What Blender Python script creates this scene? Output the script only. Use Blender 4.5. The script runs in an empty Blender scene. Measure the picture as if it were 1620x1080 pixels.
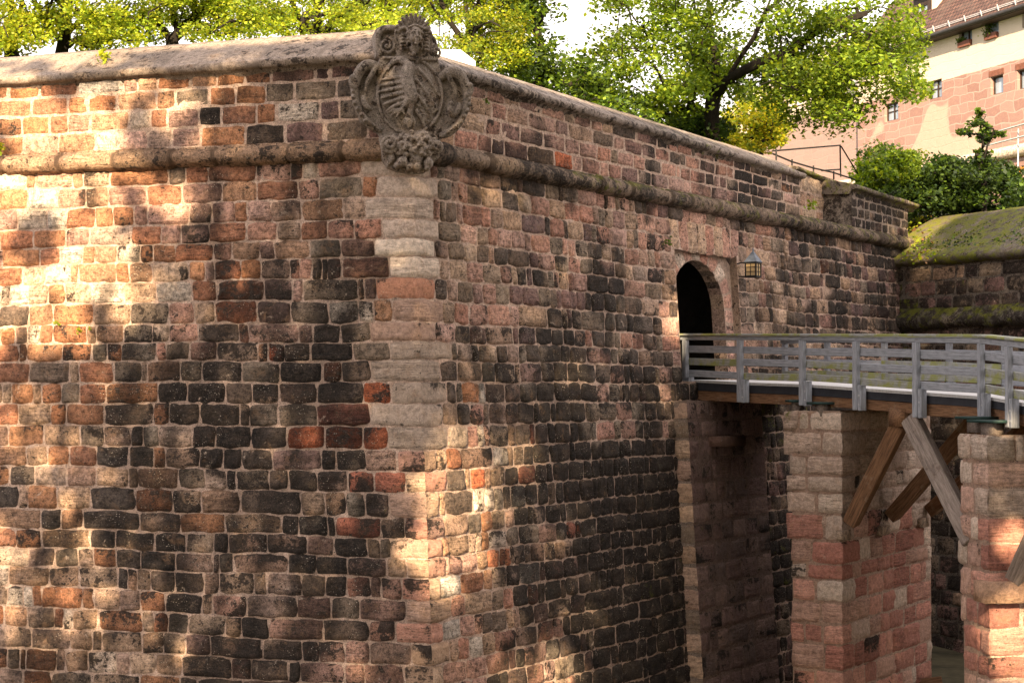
import bpy, bmesh, math, random
import numpy as np
from mathutils import Vector, Matrix, noise
random.seed(11); rng = np.random.default_rng(5)
V = Vector
scene = bpy.context.scene
COL = scene.collection
# ------------------------------------------------------------------ camera model
F = 2800.0                      # focal length in photo pixels (photo is 1620 x 1080)
CAM = V((0, 0, 6.2)); PITCH = math.atan(72 / F)
CT, ST = math.cos(PITCH), math.sin(PITCH)
def ray(x, y):
    u = (x - 810) / F; v = (540 - y) / F
    return V((u, CT - v * ST, ST + v * CT))
def at_depth(x, y, Y):
    r = ray(x, y); return CAM + r * (Y / r.y)
def on_plane(x, y, P, n):
    r = ray(x, y); return CAM + r * ((P - CAM).dot(n) / r.dot(n))
def px(p):
    d = p - CAM
    fw = d.y * CT + d.z * ST; up = -d.y * ST + d.z * CT
    return 810 + F * d.x / fw, 540 - F * up / fw
def pxa(P):
    d = P - np.array(CAM)
    fw = d[..., 1] * CT + d[..., 2] * ST; up = -d[..., 1] * ST + d[..., 2] * CT
    return 810 + F * d[..., 0] / fw, 540 - F * up / fw
cd = bpy.data.cameras.new("camera"); cam = bpy.data.objects.new("camera", cd); COL.objects.link(cam)
cam.location = CAM; cam.rotation_euler = (math.pi / 2 + PITCH, 0, 0)
cd.sensor_width = 36; cd.lens = 36 * F / 1620; cd.clip_end = 3000; cd.clip_start = .1
scene.camera = cam
# ------------------------------------------------------------------ light
SAZ = V((-.12, -.993, 0)).normalized(); SEL = math.radians(25)
SUN = (SAZ * math.cos(SEL) + V((0, 0, math.sin(SEL)))).normalized()     # towards the sun
w = bpy.data.worlds.new("World"); scene.world = w; w.use_nodes = True
nt = w.node_tree; bgn = nt.nodes['Background']
sky = nt.nodes.new('ShaderNodeTexSky'); sky.sky_type = 'NISHITA'; sky.sun_disc = False
sky.sun_elevation = SEL; sky.sun_rotation = math.atan2(SAZ.x, SAZ.y)
sky.air_density = 1.0; sky.dust_density = 4.0; sky.ozone_density = .4
def clouds():
    n = N(nt); d = nt.nodes.new('ShaderNodeTexCoord').outputs['Generated']
    f = n.noise(n.scale(d, (1, 1, 2.2)), 3.2, 7, .6, .3)
    k = n.step(f, .28, .46)
    c = n.mix(k, sky.outputs[0], (6.0, 5.45, 5.25)); nt.links.new(c, bgn.inputs[0]); bgn.inputs[1].default_value = .105
sl = bpy.data.lights.new("sun", 'SUN'); so = bpy.data.objects.new("sun", sl); COL.objects.link(so)
sl.energy = 5.0; sl.angle = math.radians(.7); sl.color = (1, .77, .48)
so.rotation_euler = (-SUN).to_track_quat('-Z', 'Y').to_euler(); so.location = (0, -20, 40)
scene.view_settings.view_transform = 'Standard'; scene.view_settings.look = 'None'
scene.view_settings.gamma = 1; scene.view_settings.exposure = 2.05
scene.view_settings.use_curve_mapping = False
# ------------------------------------------------------------------ materials
def mat(name):
    m = bpy.data.materials.new(name); m.use_nodes = True
    n = m.node_tree; b = n.nodes['Principled BSDF']; b.inputs['Roughness'].default_value = .85
    b.inputs['Specular IOR Level'].default_value = .25
    return m, n, b
class N:
    def __init__(s, nt): s.t = nt; s.L = nt.links.new
    def new(s, ty, **k):
        n = s.t.nodes.new(ty)
        for a, v in k.items(): setattr(n, a, v)
        return n
    def put(s, sock, v):
        if v is None: return
        if hasattr(v, 'is_output'): s.L(v, sock)
        else: sock.default_value = v
    def math(s, op, a, b=None, c=None, clamp=False):
        n = s.new('ShaderNodeMath', operation=op, use_clamp=clamp)
        s.put(n.inputs[0], a); s.put(n.inputs[1], b); s.put(n.inputs[2], c)
        return n.outputs[0]
    def mix(s, f, a, b, mode='MIX'):
        n = s.new('ShaderNodeMix', data_type='RGBA', blend_type=mode)
        s.put(n.inputs[0], f)
        for i, v in ((6, a), (7, b)):
            s.put(n.inputs[i], v if hasattr(v, 'is_output') else (*v[:3], 1))
        return n.outputs[2]
    def noise(s, vec, scale, detail=4, rough=.55, dist=0):
        n = s.new('ShaderNodeTexNoise'); s.put(n.inputs['Vector'], vec)
        n.inputs['Scale'].default_value = scale; n.inputs['Detail'].default_value = detail
        n.inputs['Roughness'].default_value = rough; n.inputs['Distortion'].default_value = dist
        return n.outputs['Fac']
    def vor(s, vec, scale, feature='F1'):
        n = s.new('ShaderNodeTexVoronoi', feature=feature); s.put(n.inputs['Vector'], vec)
        n.inputs['Scale'].default_value = scale
        return n.outputs['Distance']
    def step(s, v, a, b, lo=0., hi=1.):
        n = s.new('ShaderNodeMapRange', interpolation_type='SMOOTHSTEP')
        s.put(n.inputs[0], v); n.inputs[1].default_value = a; n.inputs[2].default_value = b
        n.inputs[3].default_value = lo; n.inputs[4].default_value = hi
        return n.outputs[0]
    def scale(s, vec, sc):
        n = s.new('ShaderNodeVectorMath', operation='MULTIPLY'); s.put(n.inputs[0], vec); n.inputs[1].default_value = sc
        return n.outputs[0]
    def addv(s, a, b):
        n = s.new('ShaderNodeVectorMath', operation='ADD'); s.put(n.inputs[0], a); s.put(n.inputs[1], b); return n.outputs[0]
    def attr(s, name):
        return s.new('ShaderNodeAttribute', attribute_name=name)
    def sep(s, v):
        n = s.new('ShaderNodeSeparateXYZ'); s.put(n.inputs[0], v); return n.outputs
    def bump(s, h, strength, dist, b):
        n = s.new('ShaderNodeBump'); s.put(n.inputs['Height'], h)
        n.inputs['Strength'].default_value = strength; n.inputs['Distance'].default_value = dist
        s.L(n.outputs[0], b.inputs['Normal'])
    def obj(s): return s.new('ShaderNodeTexCoord').outputs['Object']

clouds()
def masonry_mat(name, mortar=False, quiet=False, bs=.3, amp=1.):
    """weathered sandstone: colour of each stone from attribute 'Col', crust / moss / random from 'aux'"""
    m, t, b = mat(name); n = N(t)
    col = n.attr('Col').outputs['Color']; aux = n.sep(n.attr('aux').outputs['Vector'])
    crust, moss, rnd = aux[0], aux[1], aux[2]
    off = n.new('ShaderNodeCombineXYZ')
    for i, k in enumerate((37., 91., 53.)): n.put(off.inputs[i], n.math('MULTIPLY', rnd, 0 if mortar else k))
    P = n.addv(n.obj(), off.outputs[0])
    fine = n.noise(P, 13, 8, .72); mid = n.noise(P, 5.2, 5, .62, .4)
    strata = n.noise(n.scale(P, (2.6, 2.6, 26)), 1.0, 6, .68, .8)
    grain = n.noise(P, 62, 4, .7)
    sg = n.step(rnd, .35, .6, .12, 1.) if not (mortar or quiet) else .0
    f1 = n.step(fine, .36, .64); g1 = n.step(grain, .36, .64); s1 = n.step(strata, .30, .70)
    tone = n.math('ADD', n.math('MULTIPLY', f1, .95 * amp if not mortar else .6), n.math('MULTIPLY', g1, .75 * amp))
    tone = n.math('ADD', tone, n.math('MULTIPLY', n.math('MULTIPLY', n.math('SUBTRACT', s1, .5), sg), .7))
    tone = n.math('MAXIMUM', n.math('ADD', tone, .17 + .85 * (1 - amp) if not mortar else .35), .12)
    cm = n.new('ShaderNodeVectorMath', operation='SCALE'); n.put(cm.inputs[0], col); n.put(cm.inputs['Scale'], tone); c = cm.outputs[0]
    # mineral hue shifts
    c = n.mix(n.step(mid, .52, .70, 0, .5), c, n.mix(.5, c, (.42, .245, .14)))
    # lime wash, salts and mortar smears
    pale = n.noise(n.addv(P, V((7, 3, 1))), 3.6, 8, .75, .6)
    c = n.mix(n.step(pale, .60, .70, 0, .62 * amp if not mortar else .35), c, n.mix(g1, (.36, .26, .20), (.66, .53, .42)))
    # black gypsum crust
    k = n.math('ADD', n.math('MULTIPLY', n.math('SUBTRACT', mid, .5), 2.1 * amp), n.math('MULTIPLY', n.math('SUBTRACT', fine, .5), 2.9 * amp))
    k = n.math('ADD', n.math('ADD', k, crust), n.math('MULTIPLY', n.math('MULTIPLY', n.math('SUBTRACT', strata, .5), sg), 1.1))
    k = n.step(k, .34, .60)
    cc = n.mix(n.math('MULTIPLY', f1, g1), (.006, .0045, .004), (.062, .044, .033))
    c = n.mix(n.math('MULTIPLY', k, .96), c, cc)
    # pits and bore holes
    pit = n.step(n.vor(n.addv(P, V((3, 8, 2))), 11), .05, .13, 1, 0); gp = n.step(n.noise(n.obj(), 3.3, 2), .48, .6)
    c = n.mix(n.math('MULTIPLY', n.math('MULTIPLY', pit, gp), .85), c, (.012, .009, .008))
    # pale lichen flecks and scratches
    vs = n.vor(P, 24); gate = n.noise(n.obj(), 2.6, 3, .5)
    sp = n.math('MULTIPLY', n.step(vs, .08, .22, 1, 0), n.step(gate, .50, .62, 0, .85))
    c = n.mix(sp, c, (.55, .47, .38))
    scr = n.noise(n.scale(P, (14, 14, 34)), 1., 6, .8, 1.5)
    c = n.mix(n.step(scr, .60, .68, 0, .62 * amp), c, (.46, .36, .28))
    pits = n.math('SUBTRACT', 1., n.math('MULTIPLY', pit, gp))
    # moss
    mk = n.math('ADD', moss, n.math('MULTIPLY', n.math('SUBTRACT', n.noise(n.obj(), 4.5, 6, .65), .5), 1.7))
    mk = n.step(mk, .45, .72)
    mc = n.mix(n.noise(n.obj(), 22, 3), (.022, .028, .004), (.20, .20, .018))
    c = n.mix(n.math('MULTIPLY', mk, .9), c, mc)
    n.L(c, b.inputs['Base Color']); b.inputs['Roughness'].default_value = .92
    h = n.math('ADD', n.math('MULTIPLY', fine, 1.2), n.math('MULTIPLY', n.math('MULTIPLY', strata, sg), .9))
    h = n.math('ADD', h, n.math('MULTIPLY', grain, .3))
    h = n.math('ADD', h, n.math('MULTIPLY', pits, .5))
    n.bump(h, 1. if not quiet else bs, .05 if not quiet else .05 * bs, b)
    return m
M = {}
M['stone'] = masonry_mat('weathered_sandstone'); M['mortar'] = masonry_mat('lime_mortar', True); M['carved'] = masonry_mat('carved_sandstone', False, True); M['coping'] = masonry_mat('weathered_coping', False, True, .5, .85); M['pier'] = masonry_mat('pier_sandstone', False, False, .3, .5)

def simple_mat(name, ca, cb, scale=6., rough=.8, stretch=(1, 1, 1), bump=.3, spots=None, coat=0.):
    m, t, b = mat(name); n = N(t)
    P = n.scale(n.obj(), stretch)
    a = n.noise(P, scale, 6, .62, .3); g = n.noise(P, scale * 6, 4, .6)
    f = n.step(n.math('ADD', n.math('MULTIPLY', a, .7), n.math('MULTIPLY', g, .3)), .33, .68)
    c = n.mix(f, ca, cb)
    if spots:
        k = n.noise(n.obj(), spots[1], 6, .7); c = n.mix(n.step(k, spots[2], spots[2] + .12, 0, .85), c, spots[0])
    n.L(c, b.inputs['Base Color']); b.inputs['Roughness'].default_value = rough
    n.bump(n.math('ADD', a, n.math('MULTIPLY', g, .5)), bump, .02, b)
    return m
M['grey_wood'] = simple_mat('silvered_wood', (.17, .177, .20), (.34, .352, .39), 3., .85, (1.2, 14, 14), .45, ((.13, .13, .05), 1.6, .66))
M['mossy_wood'] = simple_mat('mossy_silvered_wood', (.17, .17, .165), (.33, .335, .32), 3., .85, (1.2, 14, 14), .45, ((.22, .23, .05), 1.4, .45))
M['brown_wood'] = simple_mat('brown_timber', (.075, .036, .018), (.24, .13, .07), 3., .8, (1.0, 12, 12), .45, ((.27, .20, .14), 1.3, .57))
M['strut_wood'] = simple_mat('strut_timber', (.11, .085, .072), (.28, .225, .19), 3., .8, (1.0, 12, 12), .45, ((.07, .04, .025), 1.1, .55))
M['fascia'] = simple_mat('dark_grey_sheet', (.018, .019, .024), (.036, .037, .045), 2., .55, (1, 1, 1), .1)
M['deck'] = simple_mat('pale_deck_boards', (.40, .39, .39), (.55, .54, .55), 4., .7, (1, 9, 1), .2)
M['green_metal'] = simple_mat('green_painted_metal', (.012, .03, .028), (.025, .055, .05), 5., .5)
M['iron'] = simple_mat('dark_iron', (.008, .008, .009), (.022, .020, .019), 9., .6)
M['galv'] = simple_mat('galvanised_steel', (.22, .22, .24), (.42, .42, .44), 9., .5)
M['slate'] = simple_mat('lead_sheet', (.06, .075, .10), (.13, .15, .19), 9., .5)
M['bark'] = simple_mat('bark', (.006, .0047, .0038), (.021, .0155, .0115), 5., .95, (4, 4, 1), 1.)
M['frame'] = simple_mat('dark_stained_window_wood', (.02, .011, .008), (.045, .028, .02), 6., .6)
M['roof'] = None
M['white'] = simple_mat('white_canvas', (.70, .72, .74), (.8, .81, .82), 3., .7, (1, 1, 1), .05)
M['orange'] = simple_mat('orange_painted_board', (.55, .16, .02), (.7, .24, .03), 4., .6)
M['yellow'] = simple_mat('yellow_painted_pole', (.5, .40, .12), (.65, .52, .2), 4., .6)
M['terracotta'] = simple_mat('terracotta', (.10, .04, .028), (.16, .065, .045), 7., .8)
M['earth'] = simple_mat('moat_floor', (.03, .026, .016), (.10, .085, .05), .8, .95, (1, 1, 1), 1., ((.045, .06, .014), .35, .52))
M['grass'] = simple_mat('rough_grass', (.035, .05, .01), (.10, .12, .03), 1.2, .95, (1, 1, 1), 1.)
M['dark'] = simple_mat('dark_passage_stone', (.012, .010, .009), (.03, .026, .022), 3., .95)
M['bird'] = simple_mat('pale_plaster', (.5, .42, .33), (.62, .53, .43), 2., .9)

def glass_mat(name, col, rough=.08, spec=.8, metal=0.):
    m, t, b = mat(name); b.inputs['Base Color'].default_value = (*col, 1)
    b.inputs['Roughness'].default_value = rough; b.inputs['Specular IOR Level'].default_value = spec; b.inputs['Metallic'].default_value = metal
    n = N(t); n.bump(n.noise(n.obj(), 2.2, 2), .12, .05, b)
    return m
M['pane'] = glass_mat('window_glass', (.22, .27, .34), .06, 1.)  # bluish base colour imitates the sky reflected in the panes
M['amber'] = glass_mat('amber_lantern_glass', (.42, .30, .16), .3, .5)

def leaf_mat(name, trans=.5):
    m, t, b = mat(name); n = N(t)
    c = n.attr('Col').outputs['Color']
    t.nodes.remove(b)
    d = n.new('ShaderNodeBsdfDiffuse'); tr = n.new('ShaderNodeBsdfTranslucent'); gl = n.new('ShaderNodeBsdfGlossy')
    gl.inputs['Roughness'].default_value = .45; gl.inputs['Color'].default_value = (.9, .95, .8, 1)
    n.L(c, d.inputs['Color'])
    n.L(n.mix(1., c, (1.25, 1.15, .5), 'MULTIPLY'), tr.inputs['Color'])
    mx = n.new('ShaderNodeMixShader'); mx.inputs[0].default_value = trans
    n.L(d.outputs[0], mx.inputs[1]); n.L(tr.outputs[0], mx.inputs[2])
    m2 = n.new('ShaderNodeMixShader'); m2.inputs[0].default_value = .035
    n.L(mx.outputs[0], m2.inputs[1]); n.L(gl.outputs[0], m2.inputs[2])
    n.L(m2.outputs[0], t.nodes['Material Output'].inputs['Surface'])
    return m
M['leaf'] = leaf_mat('leaves')
# ------------------------------------------------------------------ object helpers
def tag(o, label=None, cat=None, group=None, kind=None):
    if label: o['label'] = label
    if cat: o['category'] = cat
    if group: o['group'] = group
    if kind: o['kind'] = kind
    return o
def empty(name, loc, label, cat, group=None):
    o = bpy.data.objects.new(name, None); COL.objects.link(o); o.location = loc; o.empty_display_size = .3
    WORLD[o.name] = Matrix.Translation(V(loc))
    return tag(o, label, cat, group)
WORLD = {}
def link(name, me, parent=None, mw=None):
    o = bpy.data.objects.new(name, me); COL.objects.link(o)
    mw = mw or Matrix.Identity(4)
    if parent is not None:
        o.parent = parent; o.matrix_parent_inverse = WORLD[parent.name].inverted()
    o.matrix_basis = mw
    WORLD[o.name] = mw
    return o
class MB:
    """collects geometry for ONE mesh, with stone colour attributes"""
    def __init__(s): s.v = []; s.f = []; s.c = []; s.a = []; s.m = []; s.n = 0
    def add(s, v, f, col=(.3, .3, .3), aux=(0, 0, 0), mi=0):
        v = np.asarray(v, float); k = len(v)
        f = np.asarray(f, int)
        if f.size == 0: return
        s.v.append(v); s.f.append(f + s.n)
        s.c.append(np.broadcast_to(np.asarray(col, float), (k, 3))); s.a.append(np.broadcast_to(np.asarray(aux, float), (k, 3)))
        s.m.append(np.full(len(f), mi)); s.n += k
    def build(s, name, mats, parent=None, smooth=True, mw=None):
        v = np.concatenate(s.v); 
        q = [f for f in s.f if f.shape[1] == 4]; t = [f for f in s.f if f.shape[1] == 3]
        mq = [m for f, m in zip(s.f, s.m) if f.shape[1] == 4]; mt = [m for f, m in zip(s.f, s.m) if f.shape[1] == 3]
        q = np.concatenate(q) if q else np.zeros((0, 4), int); t = np.concatenate(t) if t else np.zeros((0, 3), int)
        mi = np.concatenate(mq + mt) if (mq or mt) else []
        me = bpy.data.meshes.new(name)
        me.vertices.add(len(v)); me.vertices.foreach_set('co', v.ravel())
        li = np.concatenate([q.ravel(), t.ravel()]); me.loops.add(len(li)); me.loops.foreach_set('vertex_index', li.astype(np.int32))
        npoly = len(q) + len(t); me.polygons.add(npoly)
        ls = np.concatenate([np.arange(len(q)) * 4, len(q) * 4 + np.arange(len(t)) * 3])
        me.polygons.foreach_set('loop_start', ls.astype(np.int32))
        me.polygons.foreach_set('material_index', np.asarray(mi, np.int32))
        me.polygons.foreach_set('use_smooth', np.full(npoly, smooth))
        c = np.concatenate(s.c); c4 = np.ones((len(c), 4)); c4[:, :3] = c
        at = me.attributes.new('Col', 'FLOAT_COLOR', 'POINT'); at.data.foreach_set('color', c4.ravel())
        at = me.attributes.new('aux', 'FLOAT_VECTOR', 'POINT'); at.data.foreach_set('vector', np.concatenate(s.a).ravel())
        for m in (mats if isinstance(mats, (list, tuple)) else [mats]): me.materials.append(m)
        me.update(); me.validate()
        return link(name, me, parent, mw)
def grid_faces(nu, nv, flip=False):
    i = np.arange((nu - 1) * (nv - 1)); a = i // (nv - 1) * nv + i % (nv - 1)
    f = np.stack([a, a + nv, a + nv + 1, a + 1], 1)
    return f[:, ::-1] if flip else f
def tube(mb, pts, radii, seg=10, closed=True, col=(.3, .3, .3), aux=(0, 0, 0), mi=0):
    pts = [V(p) for p in pts]; n = len(pts); vs = []; prev = None
    for i, p in enumerate(pts):
        t = (pts[min(i + 1, n - 1)] - pts[max(i - 1, 0)]).normalized()
        if prev is None:
            ref = V((0, 0, 1)) if abs(t.z) < .9 else V((1, 0, 0)); a = t.cross(ref).normalized()
        else: a = (prev - t * prev.dot(t)).normalized()
        prev = a; b = t.cross(a)
        for k in range(seg):
            th = 2 * math.pi * k / seg; vs.append(p + (a * math.cos(th) + b * math.sin(th)) * radii[i])
    f = []
    for i in range(n - 1):
        for k in range(seg):
            f.append((i * seg + k, i * seg + (k + 1) % seg, (i + 1) * seg + (k + 1) % seg, (i + 1) * seg + k))
    mb.add(vs, f, col, aux, mi)
    if closed:
        for base, fl in ((0, 1), ((n - 1) * seg, 0)):
            c = V((0, 0, 0))
            for k in range(seg): c += V(vs[base + k])
            cv = [vs[base + k] for k in range(seg)] + [c / seg]
            mb.add(cv, [(((k + 1) % seg), k, seg) if fl else (k, (k + 1) % seg, seg) for k in range(seg)], col, aux, mi)
def box(mb, c, ax, ay, az, col=(.3, .3, .3), aux=(0, 0, 0), mi=0):
    """box with half-axis vectors"""
    c, ax, ay, az = V(c), V(ax), V(ay), V(az)
    vs = [c + ax * i + ay * j + az * k for i in (-1, 1) for j in (-1, 1) for k in (-1, 1)]
    f = [(0, 1, 3, 2), (4, 6, 7, 5), (0, 4, 5, 1), (2, 3, 7, 6), (0, 2, 6, 4), (1, 5, 7, 3)]
    if ax.cross(ay).dot(az) < 0: f = [q[::-1] for q in f]
    mb.add(vs, f, col, aux, mi)
def ellipsoid(mb, c, r, R=None, nu=14, nv=9, **k):
    c = V(c); vs = []
    for i in range(nv + 1):
        ph = math.pi * i / nv
        for j in range(nu):
            th = 2 * math.pi * j / nu
            p = V((r[0] * math.sin(ph) * math.cos(th), r[1] * math.sin(ph) * math.sin(th), r[2] * math.cos(ph)))
            if R: p = R @ p
            vs.append(c + p)
    f = [(i * nu + j, (i + 1) * nu + j, (i + 1) * nu + (j + 1) % nu, i * nu + (j + 1) % nu) for i in range(nv) for j in range(nu)]
    mb.add(vs, f, **k)
def bevel_box_mesh(name, L, w, h, m, bev=.008, cuts=0, jitter=0.):
    bm = bmesh.new(); bmesh.ops.create_cube(bm, size=1)
    bmesh.ops.scale(bm, vec=(L, w, h), verts=bm.verts)
    bmesh.ops.bevel(bm, geom=list(bm.edges), offset=min(bev, w * .2, h * .2), segments=1, affect='EDGES')
    me = bpy.data.meshes.new(name); bm.to_mesh(me); bm.free(); me.materials.append(m)
    return me
def beam(name, p0, p1, w, h, m, parent, up=V((0, 0, 1)), bev=.008):
    """timber from p0 to p1; w across (horizontal), h along up"""
    p0, p1 = V(p0), V(p1); x = (p1 - p0); L = x.length; x.normalize()
    y = up.cross(x).normalized(); z = x.cross(y)
    mw = Matrix((x, y, z)).transposed().to_4x4(); mw.translation = (p0 + p1) / 2
    return link(name, bevel_box_mesh(name, L, w, h, m, bev), parent, mw)
# ------------------------------------------------------------------ bastion geometry
n1 = V((-.289, -.957, 0)).normalized(); d1 = V((-.957, .289, 0)).normalized()      # face to the left of the corner
d2 = V((.539, .842, 0)).normalized(); n2 = V((.842, -.539, 0)).normalized()        # face running away to the right
BAT = .105
bis = (n1 + n2).normalized(); VC = bis / bis.dot(n1)                                # corner vector: VC.n = 1 on both faces
P0 = at_depth(652, 236, 28.0); Z0 = P0.z
class Frame:
    """planar face: point(s, z) = O + ds*s + up*(z-z0) + out*(z0-z)*bat"""
    def __init__(s, O, ds, n, bat=0., vc=None):
        s.O = np.array(O); s.ds = np.array(ds); s.n = np.array(n); s.bat = bat
        s.vc = np.array(vc if vc is not None else n); s.z0 = O[2]
    def P(s, S, Z):
        S = np.asarray(S, float)[..., None]; Z = np.asarray(Z, float)[..., None]
        return s.O + s.ds * S + np.array([0, 0, 1.]) * (Z - s.z0) + s.vc * ((s.z0 - Z) * s.bat)
    def sz(s, x, y):
        """(s, z) of a photo pixel on this face"""
        nn = V(s.n) + V((0, 0, s.bat)); p = on_plane(x, y, V(s.O), nn)
        q = p - V(s.O); cs = q - V(s.vc) * ((s.z0 - p.z) * s.bat)
        return cs.dot(V(s.ds)), p.z
LB = Frame(P0, d1, n1, BAT, VC); RB = Frame(P0, d2, n2, BAT, VC)       # battered wall
LP = Frame(P0, d1, n1, 0, VC); RP = Frame(P0, d2, n2, 0, VC)           # upright parapet

def stone(mb, fr, q, H=.03, col=(.3, .2, .15), aux=(.2, 0, .5), corner=0, res=(9, 7), rnd=.16, edge=.032, rough=.010, mi=0, drop=.014, sd=None):
    """one dressed block; q = four (s, z) corners sw, se, ne, nw; corner: 0 none, 1 = the s-start side wraps a wall corner, 2 = the s-end side"""
    nu, nv = res
    tu = np.linspace(-1, 1, nu); tv = np.linspace(-1, 1, nv)
    tu = np.sign(tu) * (1 - (1 - abs(tu)) ** 1.5); tv = np.sign(tv) * (1 - (1 - abs(tv)) ** 1.5)
    U, W = np.meshgrid(tu, tv, indexing='ij')
    q = np.array(q, float)
    ws = np.linalg.norm(q[1] - q[0]); hs = np.linalg.norm(q[3] - q[0])
    k = rnd * (U ** 2) * (W ** 2)
    if corner == 1: k = np.where(U < 0, k * 0, k)
    if corner == 2: k = np.where(U > 0, k * 0, k)
    m_ = min(ws, hs)
    Uw = U * (1 - k * m_ / ws); Ww = W * (1 - k * m_ / hs)
    a = (Uw + 1) / 2; b = (Ww + 1) / 2
    C = (q[0] * ((1 - a) * (1 - b))[..., None] + q[1] * (a * (1 - b))[..., None] + q[2] * (a * b)[..., None] + q[3] * ((1 - a) * b)[..., None])
    ph = rng.random(6) * 6.28; fq = 2.2 + rng.random(6) * 5
    S, Z = C[..., 0], C[..., 1]
    wob = .009
    fadeU = 1. if not corner else np.clip((1 + U if corner == 1 else 1 - U) * 2, 0, 1)
    S = S + wob * np.sin(fq[0] * 2 * Z + ph[0]) * fadeU + wob * .5 * np.sin(fq[1] * 5 * Z + ph[1]) * fadeU
    Z = Z + (wob * np.sin(fq[2] * 2 * S + ph[2]) + wob * .6 * np.sin(fq[3] * 5 * S + ph[3])) * fadeU
    eu = (1 - abs(U)) * ws / 2; ev = (1 - abs(W)) * hs / 2
    if corner == 1: eu = np.where(U < 0, .4, eu)
    if corner == 2: eu = np.where(U > 0, .4, eu)
    e = np.minimum(eu, ev) * .6 + .4 * np.minimum(eu, ev) * np.maximum(eu, ev) / (np.maximum(eu, ev) + .05)
    h = -drop + (H + drop) * (1 - np.exp(-e / edge))
    h = h + rough * (np.sin(fq[4] * 3 * S + ph[4] + 3 * Z) + np.sin(fq[5] * 4 * Z + ph[5] - 2 * S)) * np.minimum(e / .06, 1) * fadeU + rng.normal(0, rough * .6, h.shape) * np.minimum(e / .06, 1)
    h = np.where(e > .02, np.maximum(h, .006), h)
    P = fr.P(S, Z)
    nn = np.broadcast_to(fr.n, P.shape).copy()
    if corner == 1: nn[0] = fr.vc
    if corner == 2: nn[-1] = fr.vc
    P = P + nn * h[..., None]
    flip = np.dot(np.cross(fr.ds, [0, 0, 1.]), fr.n) < 0
    ax = np.empty((nu * nv, 3)); ax[:] = aux
    ax[:, 0] += (rng.normal(0, .14) * U + rng.normal(.06, .16) * W).ravel()
    Pf = P.reshape(-1, 3); cc = np.empty((nu * nv, 3)); cc[:] = col
    if sd is not None:
        so_ = np.array([soot(V(p), sd) for p in Pf]); cc *= (1 - .80 * so_)[:, None] * np.array([1, 1, 1.]); ax[:, 0] += .16 * so_
    mb.add(Pf, grid_faces(nu, nv, flip), cc, ax, mi)

def backing(mb, fr, ss, zfun, nz, hole=None, mi=1, col=(.455, .325, .255), crustf=None, off=0., jit=.006, cs=None, sooty=False):
    """mortar bed behind the stones"""
    ss = np.asarray(ss); t = np.linspace(0, 1, nz) if np.isscalar(nz) else np.asarray(nz)
    S, T = np.meshgrid(ss, t, indexing='ij')
    Z = zfun(S, T); P = fr.P(S, Z) + fr.n * (off + rng.normal(0, jit, S.shape)[..., None] * (1 if jit else 0))
    if cs is not None:
        for k in ((0,) if cs == 1 else (-1,)): P[k] = fr.P(S[k], Z[k]) + fr.vc * off
    flip = np.dot(np.cross(fr.ds, [0, 0, 1.]), fr.n) < 0
    f = grid_faces(len(ss), len(t), flip)
    if hole:
        sc = .25 * (S[:-1, :-1] + S[1:, 1:] + S[1:, :-1] + S[:-1, 1:]).ravel(); zc = .25 * (Z[:-1, :-1] + Z[1:, 1:] + Z[1:, :-1] + Z[:-1, 1:]).ravel()
        f = f[~((sc > hole[0]) & (sc < hole[1]) & (zc > hole[2]) & (zc < hole[3]))]
    aux = np.zeros((S.size, 3)); 
    if crustf is not None:
        X, Y = pxa(P); 
        cm = np.array([crustf(x, y) for x, y in zip(X.ravel(), Y.ravel())]); aux[:, :2] = cm
        if sooty:
            so_ = np.array([soot(V(p), field(x, y)[0]) for p, x, y in zip(P.reshape(-1, 3), X.ravel(), Y.ravel())]); col = np.array(col) * (1 - .38 * so_)[:, None]
    mb.add(P.reshape(-1, 3), f, col, aux, mi)

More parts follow.
